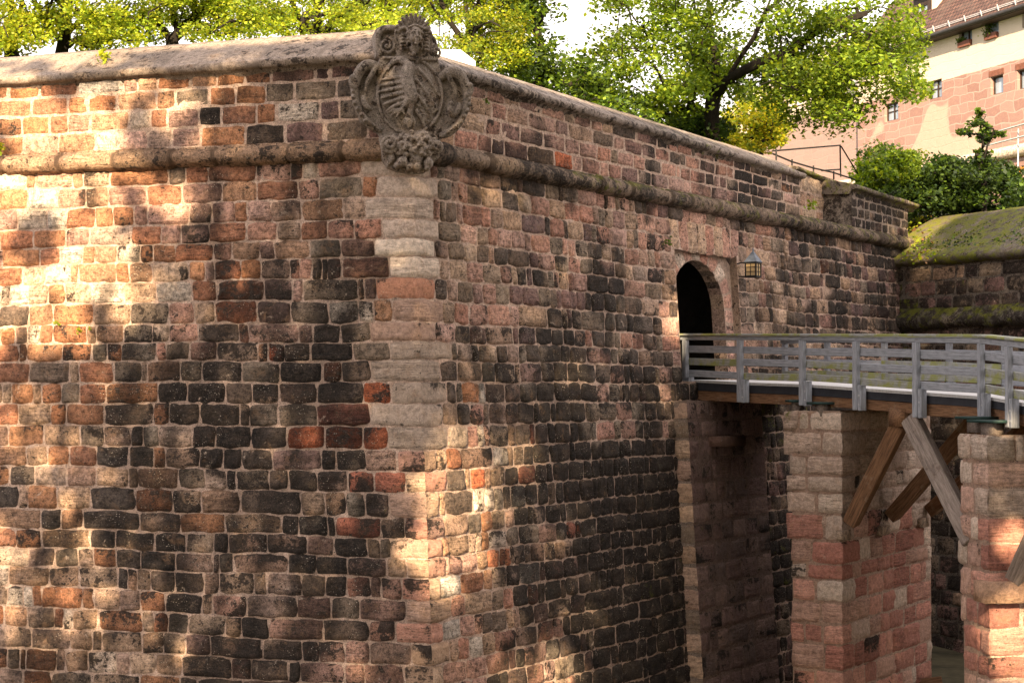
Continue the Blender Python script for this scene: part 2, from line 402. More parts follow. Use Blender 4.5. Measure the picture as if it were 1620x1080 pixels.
# ---- what the stones look like over the wall: (x, y, dark share, moss, palette weights) in photo coordinates
PAL = {'or': [(.35, .155, .08), (.385, .18, .092), (.32, .14, .08), (.37, .21, .13)],
       'pk': [(.44, .245, .18), (.50, .30, .23), (.42, .215, .155), (.38, .22, .17)],
       'tn': [(.45, .305, .21), (.37, .24, .16), (.41, .275, .20), (.34, .22, .165)],
       'gr': [(.15, .105, .078), (.20, .145, .105), (.105, .075, .058), (.25, .185, .135)],
       'rd': [(.44, .13, .06), (.42, .16, .085), (.38, .14, .09)],
       'mv': [(.21, .12, .10), (.26, .15, .125), (.16, .095, .082)],
       'pl': [(.56, .44, .35), (.52, .42, .34), (.60, .48, .385)]}
FIELD = [  # left face
 (60, 330, .08, .02, 'or4 pk2 tn1 pl2'), (60, 460, .12, .04, 'or4 tn2 pl3'), (60, 600, .30, .05, 'or3 tn2 gr1'), (60, 760, .30, .05, 'or2 tn3 gr1'), (60, 1000, .30, .1, 'or2 tn3 pl1'),  # extra pale and orange stones paint in the bright sunlit stretch
 (220, 330, .16, 0, 'or4 pk3 tn1'), (220, 470, .25, 0, 'or4 pk2 tn1 pl1'), (220, 620, .50, 0, 'or2 tn2 gr2'), (220, 800, .48, .03, 'or2 tn2 gr2'), (220, 1000, .42, .05, 'or2 tn3 gr1'),
 (380, 330, .28, 0, 'or3 pk4'), (380, 440, .42, 0, 'or2 pk2 tn1'), (380, 560, .66, 0, 'pk1 gr2 tn1'), (380, 700, .70, 0, 'gr3 tn1'), (380, 860, .62, 0, 'gr2 tn2'), (380, 1010, .62, 0, 'gr2 tn2 pk1'),
 (520, 330, .34, 0, 'or2 pk3 gr1 tn1'), (520, 450, .58, 0, 'pk2 gr2 or1'), (520, 600, .74, 0, 'rd1 gr3'), (520, 740, .72, 0, 'rd1 gr3 pk1'), (520, 860, .66, 0, 'gr2 tn2'), (520, 1000, .60, 0, 'pk2 gr2'),
 (610, 640, .52, .02, 'rd3 gr1 tn1'), (610, 800, .56, .03, 'tn3 gr2 rd1'), (610, 960, .48, 0, 'pk3 tn2'),
 # right face
 (740, 330, .22, 0, 'gr2 tn2 pk2'), (740, 450, .32, 0, 'gr2 pk2 tn1'), (740, 600, .32, 0, 'tn2 gr2 pk1'), (740, 720, .28, .05, 'tn3 or1 pl2 pk1'), (740, 850, .24, .05, 'tn3 or2 pl2'), (740, 980, .28, 0, 'pk4 tn2 pl1'),
 (850, 330, .30, 0, 'gr3 pk2 tn2'), (850, 450, .48, 0, 'gr3 mv1 pk1'), (850, 600, .60, 0, 'gr3 tn1'), (850, 760, .66, 0, 'gr3 tn1 rd1'), (850, 900, .52, 0, 'gr2 tn2 pk2'), (850, 1030, .55, 0, 'gr2 pk2 tn1'),
 (970, 380, .26, 0, 'pk2 gr2 tn2'), (970, 480, .50, 0, 'gr3 mv1'), (970, 620, .66, 0, 'gr3 pk1'), (970, 760, .80, .06, 'gr4'), (970, 900, .82, .08, 'gr4'), (970, 1050, .84, .14, 'gr4'),
 (1050, 400, .26, 0, 'pk4 tn2 gr1'), (1050, 520, .32, 0, 'pk2 gr2 tn1'), (1050, 640, .55, .02, 'gr2 pk1'), (1060, 760, .86, .18, 'gr4'), (1060, 950, .86, .26, 'gr4'),
 (1130, 380, .18, 0, 'pk5 tn1'), (1200, 400, .30, .03, 'pk2 tn2 gr1'), (1240, 450, .34, .03, 'gr3 tn2 pk1'), (1320, 420, .46, .08, 'gr3 tn2 mv1'), (1380, 480, .48, .08, 'gr3 tn1 mv2'),
 (1220, 680, .60, .38, 'tn2 gr3'), (1230, 900, .80, .34, 'gr4'), (1150, 760, .45, .06, 'mv4 gr1'), (1150, 980, .42, .1, 'mv4 gr1'),
 # parapets
 (60, 190, .05, 0, 'or4 pk1'), (200, 180, .12, 0, 'or4 pk1 pl1'), (330, 170, .30, .02, 'or3 gr2 tn1'), (480, 170, .50, .03, 'or1 pk2 gr2 pl1'), (570, 170, .42, 0, 'mv3 gr2'),
 (740, 190, .16, .02, 'pk4 tn2'), (850, 210, .34, .02, 'pk3 tn2 gr1 mv1'), (1000, 250, .36, .02, 'pk4 gr1 mv1'), (1100, 270, .40, .03, 'pk3 gr2'), (1200, 290, .66, .06, 'gr3 mv1'), (1400, 350, .66, .14, 'gr3 mv2'), (1300, 310, .35, .1, 'tn4 or1 gr1')]
FXY = np.array([(a[0], a[1]) for a in FIELD], float)
FPAL = [[(p[:2], float(p[2:])) for p in a[4].split()] for a in FIELD]
def field(x, y):
    d = ((FXY - (x, y)) ** 2).sum(1) + 400.; wt = 1 / d ** 1.6; wt /= wt.sum()
    return float((wt * [a[2] for a in FIELD]).sum()), float((wt * [a[3] for a in FIELD]).sum())
def fieldpal(x, y):
    x += random.gauss(0, 38); y += random.gauss(0, 38)
    p = FPAL[int(((FXY - (x, y)) ** 2).sum(1).argmin())]
    k = random.choices([a for a, b in p], [b for a, b in p])[0]
    c = random.choice(PAL[k]); v = random.uniform(.78, 1.22); h = random.uniform(-.03, .03)
    return tuple(max(.01, ch * v + h * f * ch * 2) for ch, f in zip(c, (1, 0, -1)))
FEATURE = [  # single stones one notices: x, y, colour, darkness
 (575, 662, 'rd', .2), (570, 690, 'rd', .36), (560, 500, 'pl', .35), (237, 630, 'rd', -.1), (392, 495, 'rd', .15), (250, 568, 'pk', .0), (290, 535, 'pk', .2),
 (425, 972, 'pk', -.1), (510, 870, 'pk', -.1), (355, 970, 'pk', .35), (475, 345, 'pk', .25), (20, 858, 'pl', -.2), (145, 503, 'pl', -.3), (173, 473, 'pl', -.2), (830, 475, 'mv', -.05), (900, 475, 'mv', .0),
 (785, 995, 'gr', -.1), (725, 900, 'pk', -.1), (790, 870, 'rd', .1), (985, 420, 'tn', -.1), (425, 540, 'pk', .2), (610, 560, 'rd', .25), (815, 725, 'tn', -.2), (470, 300, 'pk', .25),
 (880, 255, 'rd', -.2), (920, 250, 'pk', -.2), (1000, 250, 'pk', -.2), (1060, 270, 'pk', -.2), (350, 180, 'gr', .7), (480, 175, 'pl', .3), (745, 225, 'pk', -.2), (765, 175, 'tn', .2), (1090, 190, 'gr', .6)]
def style_wall(x, y):
    d, moss = field(x, y)
    for fx, fy, k, dk in FEATURE:
        if abs(fx - x) < 20 and abs(fy - y) < 13: return random.choice(PAL[k]), (dk, 0, random.random())
    crust = random.gauss(-.30 + 1.0 * d, .22)
    if random.random() < .10: crust -= .35
    c = fieldpal(x, y); k = .92 - .25 * d
    c = tuple(q * k for q in c)
    return c, (crust, moss + random.gauss(0, .07), random.random())

def soot(P, d):
    """sooty crust: broad continuous patches with runs down the wall"""
    n_ = noise.fractal(P * .75, .9, 2.1, 3) * .55 + noise.noise(V((P.x * 2.6, P.y * 2.6, P.z * .45))) * .42
    t = min(1, max(0, (d + n_ - .28) / .42)); return t * t * (3 - 2 * t)
SOOT = [True]
def course_edges(z_top, z_bot, hmean=.33, jit=.03):
    e = [z_top]
    while e[-1] > z_bot: e.append(e[-1] - random.gauss(hmean, jit))
    return e
STY = [None]
def masonry(mb, fr, rows, spans, wmean=.46, wjit=.16, gap=.028, H=(.02, .055), style=style_wall, zf=None, first=None, last=None, res=(9, 7), rnd=.16, edge=.032, cull=True, rough=.010, drop=.014, qmi=0):
    """rows: list of (zt, zb); spans(row index) -> list of (s0, s1, corner flag at s0, corner flag at s1)"""
    zf = zf or (lambda z, s: z)
    for i in range(len(rows) - 1):
        zt, zb = rows[i], rows[i + 1]
        for (s0, s1, c0, c1) in spans(i):
            s = s0; k = 0
            while s < s1 - .02:
                wd = max(.17, random.gauss(wmean, wjit)) * (1 if random.random() > .12 else .6)
                fs = first(i) if (first and k == 0 and c0) else None
                ls = None
                if fs: wd = fs[0]
                if s1 - (s + wd) < .22: wd = s1 - s
                if last and c1 and s + wd >= s1 - .02: ls = last(i)
                e = s + wd; m = (s + e) / 2
                g = gap * random.uniform(.7, 1.35) / 2
                a, b = s + (0 if (c0 and k == 0) else g), e - (0 if (c1 and e >= s1 - .02) else g)
                P = V(fr.P(m, zf((zt + zb) / 2, m))); x, y = px(P)
                out_ = not (-70 < x < 1700 and -60 < y < 1150)
                if True:
                    col, aux = (fs or ls)[1](x, y) if (fs or ls) else style(x, y)
                    j = lambda: random.gauss(0, gap * .28)
                    t0, t1 = zt - g, zb + g
                    cj = 0 if (c0 and k == 0) else 1
                    q = [(a, zf(t1, a) + j() * cj), (b, zf(t1, b) + j()), (b, zf(t0, b) + j()), (a, zf(t0, a) + j() * cj)]
                    if x > 1250 and res[0] > 7: rs = (7, 6)
                    else: rs = res
                    if out_: rs = (7, 5)
                    cf = 1 if (c0 and k == 0) else (2 if (c1 and e >= s1 - .02) else 0)
                    hh = (fs or ls)[2] if (fs or ls) else random.uniform(*H)
                    stone(mb, fr, q, hh, col, aux, cf, rs, rnd * random.uniform(.5, 1.3), edge, rough, (qmi if (fs and fs[1] is not style_wall) else 0), drop, field(x, y)[0] if (style is style_wall or style is STY[0]) and not (fs or ls) else None)
                s = e; k += 1
def band(mb, fr, path_s, zf, prof, col, auxf, seg_len=.95, mi=0, jit=.006, groove=.012, mossf=None, cap=False):
    """moulding with outline prof [(out, up)...] run along a face; joints every seg_len"""
    prof = np.array(prof, float); ss = np.asarray(path_s); n = len(prof)
    d = prof[1:] - prof[:-1]
    cuts = []; s = ss[0]
    while s < ss[-1]: s += random.uniform(.7, 1.3) * seg_len; cuts.append(s)
    tone = [random.uniform(.75, 1.25) for _ in range(len(cuts) + 2)]; shift = [random.gauss(0, jit * 1.2) for _ in range(len(cuts) + 2)]
    P = np.zeros((len(ss), n, 3)); A = np.zeros((len(ss), n, 3)); Cc = np.zeros((len(ss), n, 3))
    cen = prof.mean(0); AX = {}
    for i, s in enumerate(ss):
        k = sum(1 for c in cuts if c < s); near = min([abs(s - c) for c in cuts] + [9])
        gr = groove * math.exp(-(near / .025) ** 2)
        for j in range(n):
            r = prof[j] - cen; r = r / (np.linalg.norm(r) + 1e-6)
            nv = noise.noise(V((s * 2.3, j * .55, 3.1))) * jit * 1.6 + noise.noise(V((s * 9, j * 1.3, 7.7))) * jit + shift[k]
            o, u = prof[j] + r * (nv - gr)
            zz = zf(s) + u
            kk = float(np.dot(fr.vc, fr.ds)); se = s if kk > -.05 else (max(s, o * kk) if (s > 1e-6 or o < 0) else o * kk)
            P[i, j] = fr.P(se, zz) + fr.n * o
        Cc[i] = np.array(col) * tone[k]
        x, y = px(V(P[i, n // 2]))
        if k not in AX: AX[k] = auxf(x, y, k)
        A[i] = AX[k]
    if mossf is not None:
        for j in range(n): A[:, j, 1] += mossf(j / (n - 1))
    flip = np.dot(np.cross(fr.ds, [0, 0, 1.]), fr.n) > 0
    mb.add(P.reshape(-1, 3), grid_faces(len(ss), n, flip), Cc.reshape(-1, 3), A.reshape(-1, 3), mi)
    if cap:
        for i, fl in ((0, flip), (len(ss) - 1, not flip)):
            v = np.concatenate([P[i], P[i].mean(0)[None]]); t = [(j, j + 1, n) for j in range(n - 1)] + [(n - 1, 0, n)]
            if fl: t = [q[::-1] for q in t]
            mb.add(v, t, Cc[i, 0], A[i, 0], mi)
# ------------------------------------------------------------------ the bastion
ZB = -1.4
rows = course_edges(Z0 - .13, ZB, .328, .022)
NR = len(rows) - 1
bast = empty('bastion', (P0.x, P0.y, 0), 'huge sandstone bastion with blackened battered walls, rounded string course and arched gateway', 'fortress wall')
S_L = 13.0
sJ, _ = RB.sz(1416, 450)                                   # where the mossy wall abuts
S_R = sJ + 1.2
# doorway, on the battered right-hand face
s_a, z_la = RB.sz(1067, 394); s_b, z_lb = RB.sz(1165, 407); z_lint = (z_la + z_lb) / 2
s_o0, _ = RB.sz(1077, 500); s_o1, _ = RB.sz(1158, 500)
A0 = V((278 / F * 35.6, 35.6, 0)); B0 = V((747 / F * 29.0, 29.0, 0))       # plan of the bridge's near side
z_deck = at_depth(1088, 600.5, 35.6).z
z_sill = z_deck - .03
quoL = [random.uniform(.42, .62) if i % 2 else random.uniform(.62, .88) for i in range(NR)]
quoR = [random.uniform(.62, .9) if i % 2 else random.uniform(.40, .58) for i in range(NR)]
quoS = []
for i in range(NR):
    if i == 6: quoS.append(((.40, .19, .12), (.14, 0, random.random()), .02))
    elif i < 9: quoS.append((random.choice([(.56, .44, .35), (.47, .36, .29), (.52, .38, .30), (.60, .48, .385)] if i < 6 else PAL['tn']), (random.uniform(-.4, -.1) if i < 6 else random.uniform(.0, .2), 0, random.random()), .022))
    elif i < 14: quoS.append((random.choice([(.33, .25, .195), (.38, .29, .23)]), (random.uniform(.05, .3), .14, random.random()), .018))
    else:
        quoS.append(None)
def quoin(lst):
    def f(i):
        if quoS[i] is None:
            c_ = random.choice(PAL['tn'] + PAL['pk']); a_ = (random.uniform(-.05, .5), 0, random.random()); return (lst[i] * .7, lambda x, y: (c_, a_), .03)
        c, a, h = quoS[i]
        return (lst[i], lambda x, y: (c, a), h)
    return f
mb = MB()
backing(mb, LB, np.linspace(0, S_L, 100), lambda S, T: ZB + (Z0 - ZB) * T, 90, crustf=lambda x, y: ((field(x, y)[0] - .5) * .55 - .12, field(x, y)[1]), cs=1, off=-.008, sooty=True)
UND = lambda z, s: z + .045 * noise.noise(V((s * .5, z * .8, 3.3))) + .02 * noise.noise(V((s * 1.7, z * 2.1, 8.3)))
masonry(mb, LB, rows, lambda i: [(0, S_L, 1, 0)], .47, .23, .006, (.014, .038), zf=UND, first=quoin(quoL), qmi=2, rnd=.09, edge=.014, rough=.014)
mb.build('battered_wall', [M['stone'], M['mortar'], M['pier']], bast)
mb = MB()
ss = sorted(set(list(np.linspace(0, S_R, 140)) + [s_a, s_b])); zz = sorted(set(list(np.linspace(0, 1, 90)) + [(z_sill - ZB) / (Z0 - ZB), (z_lint - ZB) / (Z0 - ZB)]))
backing(mb, RB, ss, lambda S, T: ZB + (Z0 - ZB) * T, zz, hole=(s_a, s_b, z_sill, z_lint), crustf=lambda x, y: ((field(x, y)[0] - .5) * 1.0 - .10, field(x, y)[1]), cs=1, off=-.008, sooty=True)
vz1 = z_lint + .62                                          # flat arch over the recess
def spansR(i):
    zt, zb = rows[i], rows[i + 1]; zm = (zt + zb) / 2
    if z_sill - .05 < zm < z_lint: return [(0, s_a - .02, 1, 0), (s_b + .02, S_R, 0, 0)]
    if z_lint <= zm < vz1: return [(0, s_a - .12, 1, 0), (s_b + .12, S_R, 0, 0)]
    return [(0, S_R, 1, 0)]
masonry(mb, RB, rows, spansR, .42, .19, .007, (.014, .038), zf=UND, first=quoin(quoR), qmi=2, rnd=.10, edge=.015, rough=.014)
mb.build('battered_wall', [M['stone'], M['mortar'], M['pier']], bast)

# flat arch and recessed gateway ------------------------------------------------
gate = MB()
nv_ = 8; fan = lambda k: (k / nv_ - .5)
for k in range(nv_):
    u0, u1 = k / nv_, (k + 1) / nv_; W = s_b - s_a + .2; s0 = s_a - .1
    q = [(s0 + W * u0 + .012, z_lint - .02 + random.gauss(0, .02)), (s0 + W * u1 - .012, z_lint - .02 + random.gauss(0, .02)), (s0 + W * u1 + fan(k + 1) * .22 - .012, vz1), (s0 + W * u0 + fan(k) * .22 + .012, vz1)]
    stone(gate, RB, q, random.uniform(.02, .05), random.choice(PAL['pk'] + PAL['tn'][:1]), (random.uniform(-.1, .25), 0, random.random()), rnd=.08)
RC = Frame(V(RB.O) - n2 * .17, d2, n2, BAT, VC)              # recess plane
sc_ = (s_o0 + s_o1) / 2; aw = (s_o1 - s_o0) / 2; zcr = RB.sz(1112, 411)[1]; ah = aw * .82; zs_ = zcr - ah
arc = [(s_o0, z_sill - .4), (s_o0, (z_sill + zs_) / 2)] + [(sc_ - aw * math.cos(t), zs_ + ah * math.sin(t)) for t in np.linspace(0, math.pi, 21)] + [(s_o1, (z_sill + zs_) / 2), (s_o1, z_sill - .4)]
def outer(p):
    if p[1] <= zs_ + 1e-6: return (s_a if p[0] < sc_ else s_b, p[1])
    dx, dz = p[0] - sc_, p[1] - zs_; k = 99
    if abs(dx) > 1e-6: k = min(k, ((s_b if dx > 0 else s_a) - sc_) / dx)
    if dz > 1e-6: k = min(k, (z_lint - zs_) / dz)
    return (sc_ + dx * k, zs_ + dz * k)
out = [outer(p) for p in arc]
out[9 if False else 0] = (s_a, arc[0][1])
def pts(fr, L, off=0.): return [fr.P(a, b) - fr.n * off for a, b in L]
va = pts(RC, arc); vo = pts(RC, out); n_ = len(arc)
gate.add(np.array(va + vo), [(i, i + 1, n_ + i + 1, n_ + i) for i in range(n_ - 1)], (.36, .26, .2), (-.1, 0, 0), 1)
gate.add(np.array(va + vo), [(i, n_ + i, n_ + i + 1, i + 1) for i in range(0)], (.36, .26, .2), (-.1, 0, 0), 1)
# recess cheeks and soffit
R4 = [(s_a, z_sill - .4), (s_a, z_lint), (s_b, z_lint), (s_b, z_sill - .4)]
f_, b_ = pts(RB, R4), pts(RC, R4)
gate.add(np.array(f_ + b_), [(0, 1, 5, 4), (1, 2, 6, 5), (2, 3, 7, 6)], (.33, .24, .18), (.1, 0, 0), 1)
# corner fillers of the ring (between the rectangle's corners and the radial rays)
# voussoirs and jamb stones on the recess plane
tt = np.linspace(0, math.pi, 12)
for k in range(11):
    ia = [(sc_ - aw * math.cos(t), zs_ + ah * math.sin(t)) for t in (tt[k], tt[k + 1])]
    oa = []
    for p in ia:
        o = outer(p); L = math.hypot(o[0] - p[0], o[1] - p[1]); m_ = min(1, .42 / (L + 1e-6)); oa.append((p[0] + (o[0] - p[0]) * m_, p[1] + (o[1] - p[1]) * m_))
    stone(gate, RC, [ia[0], oa[0], oa[1], ia[1]][::-1] if k < 0 else [ia[1], ia[0], oa[0], oa[1]], random.uniform(.015, .04), random.choice(PAL['pk'] + PAL['pl'][:2]), (random.uniform(-.25, .1), 0, random.random()), rnd=.05)
z = z_sill - .3
while z < zs_ - .05:
    h = min(random.uniform(.32, .48), zs_ - z)
    for a, b in ((s_a + .01, s_o0), (s_o1, s_b - .01)):
        stone(gate, RC, [(a, z + .01), (b, z + .01), (b, z + h - .01), (a, z + h - .01)], random.uniform(.015, .03), random.choice(PAL['pk'] + PAL['gr'][:2]), (random.uniform(-.1, .4), 0, random.random()), rnd=.06)
    z += h
# reveal of the arch, in blocks
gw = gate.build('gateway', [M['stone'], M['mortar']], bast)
rv = MB(); DEP = .30
zz_ = arc
for k in range(n_ - 1):
    a, b = RC.P(*arc[k]), RC.P(*arc[k + 1]); a2, b2 = a - RC.n * DEP, b - RC.n * DEP
    c = random.choice(PAL['tn'] + PAL['gr'][:2]); 
    rv.add(np.array([a, b, b2, a2]), [(0, 3, 2, 1)], tuple(x * .8 for x in c), (random.uniform(.0, .35), 0, random.random()), 0)
rv.build('arch_reveal', M['stone'], gw, smooth=False)
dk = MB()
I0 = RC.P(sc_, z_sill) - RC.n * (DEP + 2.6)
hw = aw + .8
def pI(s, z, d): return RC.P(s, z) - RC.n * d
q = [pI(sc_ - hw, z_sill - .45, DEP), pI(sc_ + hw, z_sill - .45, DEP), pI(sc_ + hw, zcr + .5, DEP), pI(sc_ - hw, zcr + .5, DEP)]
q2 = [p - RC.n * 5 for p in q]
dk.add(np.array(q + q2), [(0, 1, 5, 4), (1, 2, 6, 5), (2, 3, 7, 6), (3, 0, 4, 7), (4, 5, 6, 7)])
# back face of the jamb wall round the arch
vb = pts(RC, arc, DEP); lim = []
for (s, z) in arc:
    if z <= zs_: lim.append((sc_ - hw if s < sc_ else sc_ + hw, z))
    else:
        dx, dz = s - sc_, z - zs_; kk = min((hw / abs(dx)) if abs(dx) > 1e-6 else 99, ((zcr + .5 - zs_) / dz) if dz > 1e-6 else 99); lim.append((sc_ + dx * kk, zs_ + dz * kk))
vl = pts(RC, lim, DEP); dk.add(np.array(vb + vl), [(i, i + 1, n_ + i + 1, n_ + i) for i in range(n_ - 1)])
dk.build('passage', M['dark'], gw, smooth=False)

# string course ------------------------------------------------------------------
rr = .155
prof = [(-.06, .20), (.03, .19), (.035, .155)] + [(.05 + (rr + .03) * math.sin(t), rr * math.cos(t)) for t in np.linspace(.25, math.pi - .2, 9)] + [(.03, -.17), (-.06, -.19)]
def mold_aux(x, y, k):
    lit = x < 330  # sunlit stretch gets less crust, its brightness put into the colour
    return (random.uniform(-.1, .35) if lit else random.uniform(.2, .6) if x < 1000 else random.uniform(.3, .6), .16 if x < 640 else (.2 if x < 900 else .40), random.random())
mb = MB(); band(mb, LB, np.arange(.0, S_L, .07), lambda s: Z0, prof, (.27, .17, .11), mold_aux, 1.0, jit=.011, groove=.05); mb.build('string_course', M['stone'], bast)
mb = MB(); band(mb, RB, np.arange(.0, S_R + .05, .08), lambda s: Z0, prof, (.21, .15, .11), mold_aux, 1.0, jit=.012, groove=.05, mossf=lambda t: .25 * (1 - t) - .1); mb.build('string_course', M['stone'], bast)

# parapets -----------------------------------------------------------------------
def line_z(fr, pa, pb):
    (sa, za), (sb, zb) = fr.sz(*pa), fr.sz(*pb)
    return lambda s: za + (zb - za) * (s - sa) / (sb - sa)
zcl = line_z(LP, (0, 136), (591, 96)); zcr_ = line_z(RP, (731, 126), (1253, 279))
sE0, _ = RP.sz(1266, 320); sE1, _ = RP.sz(1347, 340)
zcr2 = line_z(RP, (1351, 300), (1474, 338))
zt0 = Z0 + .17
fr_rows = [0, .27, .53, .78, 1.0][::-1]
def zshear(zc): return lambda t, s: zt0 + t * (zc(s) - zt0 + .02)
def style_par(x, y):
    c, a = style_wall(x, y); return c, (a[0] - .02, a[1], a[2])
STY[0] = style_par
mb = MB()
backing(mb, LP, np.linspace(0, S_L, 40), lambda S, T: zt0 - .05 + T * (zcl(S) - zt0 + .12), 8, cs=1, crustf=lambda x, y: (field(x, y)[0] * .6 - .35, 0))
masonry(mb, LP, fr_rows, lambda i: [(0, S_L, 1, 0)], .62, .16, .010, (.010, .022), style_par, zshear(zcl), first=lambda i: (.75, style_par, .012), rnd=.06, edge=.014, rough=.005)
mb.build('parapet', [M['stone'], M['mortar']], bast)
mb = MB()
backing(mb, RP, np.linspace(0, sE0, 50), lambda S, T: zt0 - .05 + T * (zcr_(S) - zt0 + .12), 8, cs=1, crustf=lambda x, y: (field(x, y)[0] * .6 - .35, 0))
masonry(mb, RP, fr_rows, lambda i: [(0, sE0, 1, 0)], .60, .18, .010, (.010, .022), style_par, zshear(zcr_), first=lambda i: (.75, style_par, .012), rnd=.06, edge=.014, rough=.005)
mb.build('parapet', [M['stone'], M['mortar']], bast)
mb = MB()
backing(mb, RP, np.linspace(sE1, S_R, 20), lambda S, T: zt0 - .05 + T * (zcr2(S) - zt0 + .1), 8, col=(.22, .17, .14), crustf=lambda x, y: (field(x, y)[0] * .6 - .3, .05))
masonry(mb, RP, fr_rows, lambda i: [(sE1, S_R, 1, 0)], .5, .18, .010, (.012, .025), style_par, zshear(zcr2), rnd=.07, edge=.014, rough=.006)
RE = Frame(P0 - n2 * .75, d2, n2, 0, VC)                     # back of the embrasure
zE = line_z(RE, (1264, 270), (1350, 303)); sQ0 = RE.sz(1255, 300)[0]; sQ1 = RE.sz(1362, 300)[0]
backing(mb, RE, np.linspace(sQ0, sQ1, 8), lambda S, T: zt0 - .05 + T * (zE(S) - zt0 + .0), 6, crustf=lambda x, y: (.0, .1))
masonry(mb, RE, [0, .34, .66, 1.0][::-1], lambda i: [(sQ0, sQ1, 0, 0)], .6, .1, .02, (.01, .03), lambda x, y: (random.choice([(.40, .27, .18), (.36, .22, .15), (.42, .30, .21)]), (.05, .05, random.random())), zshear(lambda s: zE(s) - .05), rnd=.09, edge=.02)
for s_, fl in ((sE0, 1), (sE1, -1)):                         # cheeks
    for zc_, dep in ((zcr_ if fl > 0 else zcr2, .9),):
        a, b = V(RP.P(s_, zt0 - .05)), V(RP.P(s_, zc_(s_) + .08)); q = [a, b, b - n2 * dep, a - n2 * dep]
        mb.add(np.array(q), [(0, 1, 2, 3) if fl < 0 else (3, 2, 1, 0)], (.2, .16, .13), (.45, .1, .4), 0)
a_, b_ = V(RP.P(sE0 - .2, zt0 - .02)), V(RP.P(sE1 + .2, zt0 - .02))        # mossy embrasure floor
mb.add(np.array([a_ + n2 * .08, b_ + n2 * .08, b_ - n2 * .8 + V((0, 0, .25)), a_ - n2 * .8 + V((0, 0, .25))]), [(0, 1, 2, 3)], (.2, .16, .13), (.2, .5, .4), 0)
mb.build('parapet', [M['stone'], M['mortar']], bast)

# coping: nosing and a steep sloped top ------------------------------------------
def coping_prof(run, rise, nose=.075, outp=.13):
    p = [(-run - .25, rise - .35), (-run, rise)] + [(-run + (run + outp - nose * .5) * t, rise + (nose * 1.55 - rise) * t + .02 * math.sin(t * math.pi)) for t in np.linspace(.12, 1, 7)]
    p += [(outp - nose + nose * math.sin(t) * 1.0 + .03, nose * .75 + nose * math.cos(t)) for t in np.linspace(.6, math.pi - .3, 6)] + [(.03, -.03), (.0, -.10), (-.05, -.12)]
    return p
def cop_aux_l(x, y, k): return (random.uniform(.1, .3) if x < 420 else random.uniform(.2, .45), .14, random.random())
def cop_aux_r(x, y, k): return (random.uniform(.25, .55), .08 if x < 1050 else .36, random.random())
mb = MB(); band(mb, LP, np.arange(0, S_L, .09), lambda s: zcl(s), coping_prof(.95, .70), (.21, .162, .13), cop_aux_l, 1.5, jit=.010, groove=.012, mossf=lambda t: .25 * t - .12 if t > .5 else -.02); mb.build('coping', M['coping'], bast)
mb = MB(); band(mb, RP, np.arange(0, sE0 + .12, .09), lambda s: zcr_(s), coping_prof(.95, .62), (.20, .16, .135), cop_aux_r, 1.4, jit=.010, groove=.012, mossf=lambda t: 0); mb.build('coping', M['coping'], bast)
mb = MB(); band(mb, RE, np.arange(sQ0, sQ1, .1), lambda s: zE(s) - .02, coping_prof(.6, .13, .05, .10), (.16, .13, .10), lambda x, y, k: (.5, .5, .3), 1.2, cap=True, jit=.016, groove=.02)
band(mb, RP, np.arange(sE1 - .1, S_R + .5, .1), lambda s: zcr2(s), coping_prof(.8, .26, .06, .14), (.14, .11, .09), lambda x, y, k: (.4, .48, .3), 1.3, jit=.010, groove=.012, cap=True); mb.build('coping', M['coping'], bast)

# masonry pier below the gate -----------------------------------------------------
PF = Frame(V(RB.O) + n2 * .30, d2, n2, BAT, VC)
sP0, _ = PF.sz(1089, 690); sP1, _ = PF.sz(1207, 690)
zP = z_deck - .42
mb = MB()
prow = course_edges(zP, ZB, .40, .03)
SF = Frame(V(PF.P(sP0, Z0)), -n2, -d2, BAT, VC)
def style_pil(x, y):
    c = random.choice([(.17, .105, .09), (.20, .125, .108), (.14, .095, .082), (.23, .15, .125)]); return c, (random.uniform(.0, .5), max(0, random.gauss(.12, .1)), random.random())
def style_pil2(x, y): return random.choice(PAL['tn'] + PAL['gr'][1:2]), (random.uniform(-.1, .2), .18, random.random())
backing(mb, PF, np.linspace(sP0, sP1, 8), lambda S, T: ZB + (zP - ZB) * T, 30, col=(.16, .105, .085), crustf=lambda x, y: (.1, .1))
masonry(mb, PF, prow, lambda i: [(sP0, sP1, 1, 1)], .62, .16, .02, (.004, .02), style_pil, rnd=.08, edge=.02)
backing(mb, SF, np.linspace(0, .4, 3), lambda S, T: ZB + (zP - ZB) * T, 30, col=(.2, .15, .12))
masonry(mb, SF, prow, lambda i: [(0, .36, 1, 0)], .5, .1, .02, (.01, .02), style_pil2, rnd=.08, edge=.02)
EF = Frame(V(PF.P(sP1, Z0)), -n2, d2, BAT, VC)
backing(mb, EF, np.linspace(0, .4, 3), lambda S, T: ZB + (zP - ZB) * T, 20, col=(.16, .105, .085))
tp = [PF.P(sP0, zP), PF.P(sP1, zP), PF.P(sP1, zP) - PF.n * .5, PF.P(sP0, zP) - PF.n * .5]
mb.add(np.array(tp), [(0, 1, 2, 3)], (.2, .15, .12), (.3, .2, .1), 0)
# stone corbel on it
s0c, zc0 = PF.sz(1120, 690); s1c, zc1 = PF.sz(1160, 704)
box(mb, V(PF.P((s0c + s1c) / 2, (zc0 + zc1) / 2)) + n2 * .12, d2 * (s1c - s0c) / 2, n2 * .17, V((0, 0, .10)), (.14, .08, .06), (.2, 0, .3), 0)
mb.build('gate_pier', [M['pier'], M['mortar']], bast)

